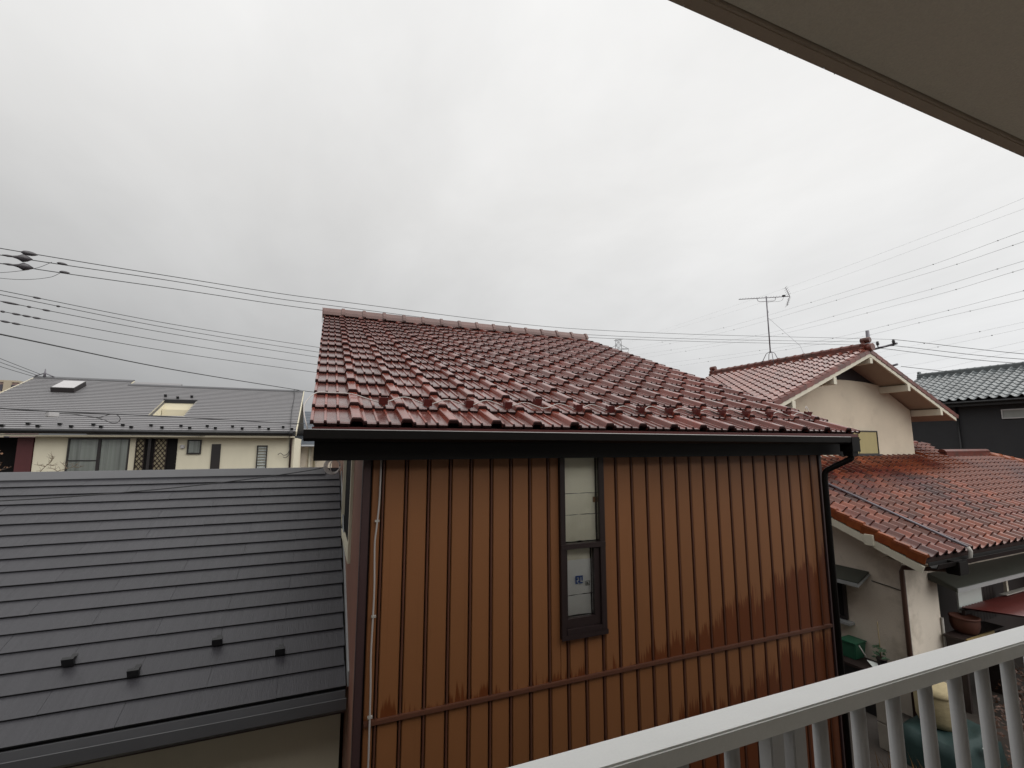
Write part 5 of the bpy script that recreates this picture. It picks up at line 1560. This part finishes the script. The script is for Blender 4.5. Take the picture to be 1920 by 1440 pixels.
for k, (z0, lab) in enumerate(((GZ, 'lower of two pale concrete blocks stacked left of the straw basket'), (-4.08, 'upper of two pale concrete blocks stacked left of the straw basket'))):
    o = single('concrete_block', lab, 'block', MB().box(8.12, 8.47, 4.45, 4.62, z0, z0 + 0.365), M['block'], (8.3, 4.53, z0), 'pale blocks in the yard', 0.012, TURN)
bn = Thing('wooden_bench', 'dark low wooden bench with a pale front edge in the porch shade', 'bench', (10.9, 4.62, GZ), TURN)
bn.part('top', MB().box(10.45, 11.9, 4.45, 4.74, -3.30, -3.265), M['wood_dark'])
bn.part('front_edge', MB().box(10.5, 11.45, 4.425, 4.448, -3.31, -3.262), M['bamboo'])
for x in (10.5, 11.8):
    bn.part('leg', MB().box(x, x + 0.06, 4.48, 4.72, GZ, -3.301), M['wood_dark'])
tcp = Thing('terracotta_planter', 'dull orange terracotta planter in the shade under the awning', 'planter', (11.0, 4.6, -3.265), TURN)
tcp.part('body', MB().lathe((10.90, 4.60, -3.264), [(0, 0), (0.14, 0), (0.18, 0.05), (0.205, 0.14), (0.205, 0.21), (0.20, 0.245)], 18), M['terracotta'])
tcp.part('rim', MB().lathe((10.90, 4.60, -3.264), [(0.19, 0.24), (0.215, 0.245), (0.218, 0.27), (0.185, 0.272), (0.17, 0.25), (0, 0.23)], 18), M['terracotta'])
# rust coloured shrubs below the balcony
rt.seed(31)
for (x0, y0, rad, hh, lab) in ((9.75, 3.45, 0.62, 0.85, 'low rust brown shrub in the yard nearest the balcony, behind the balusters'), (11.2, 3.75, 0.75, 0.95, 'rust brown shrub beyond the awning post, at the lower right edge')):
    sb_ = Thing('yard_shrub', lab, 'shrub', (x0, y0, GZ), TURN, 'rust brown shrubs in the yard')
    st_, lf_ = MB(), MB()
    for k in range(16):
        a = rt.uniform(0, 6.28)
        tip = Vector((x0 + rad * 0.8 * rt.random() * math.cos(a), y0 + rad * 0.8 * rt.random() * math.sin(a), GZ + hh * rt.uniform(0.5, 0.95)))
        st_.tube([(x0 + 0.05 * math.cos(a), y0 + 0.05 * math.sin(a), GZ), (Vector((x0, y0, GZ)) + tip) / 2 + Vector((0, 0, 0.1)), tip], [0.012, 0.008, 0.003], 4)
    for k in range(1100):
        a, q = rt.uniform(0, 6.28), math.sqrt(rt.random())
        z_ = rt.random()
        rr = rad * q * (1.0 - 0.55 * z_ ** 2)
        c_ = Vector((x0 + rr * math.cos(a), y0 + rr * math.sin(a), GZ + 0.05 + hh * z_ * (0.8 + 0.3 * noise.noise((a * 2, q * 3, 1)))))
        if noise.noise(c_ * 5) < -0.12:
            continue
        d = Vector((rt.uniform(-1, 1), rt.uniform(-1, 1), rt.uniform(-.6, .6))).normalized() * 0.035
        e2 = d.orthogonal().normalized() * 0.015
        lf_.add([c_ - d, c_ - e2, c_ + d, c_ + e2], [[0, 1, 2, 3]])
    sb_.part('stems', st_, M['bark'])
    sb_.part('foliage', lf_, M['leaf_rust'])
# dry grass in the yard
gr_ = MB()
rt.seed(21)
for k in range(2600):
    x, y = rt.uniform(6.2, 9.4), rt.uniform(3.0, 4.4)
    if 8.0 < x < 9.4 and y > 3.55:
        continue
    dens = noise.noise((x * 1.3, y * 1.7, 0))
    if dens < rt.uniform(-0.35, 0.4):
        continue
    h = rt.uniform(0.08, 0.30)
    a = rt.uniform(0, 6.28)
    d = Vector((math.cos(a), math.sin(a), 0))
    t_ = Vector((rt.uniform(-.5, .5), rt.uniform(-.5, .5), 1)).normalized() * h
    p = Vector((x, y, GZ))
    gr_.add([p - d * 0.006, p + d * 0.006, p + t_], [[0, 1, 2]])
o = single('dry_grass', 'patch of dry orange brown grass on the yard soil', 'grass', gr_, M['grass'], (7.8, 3.6, GZ), rot=TURN, kind='stuff')
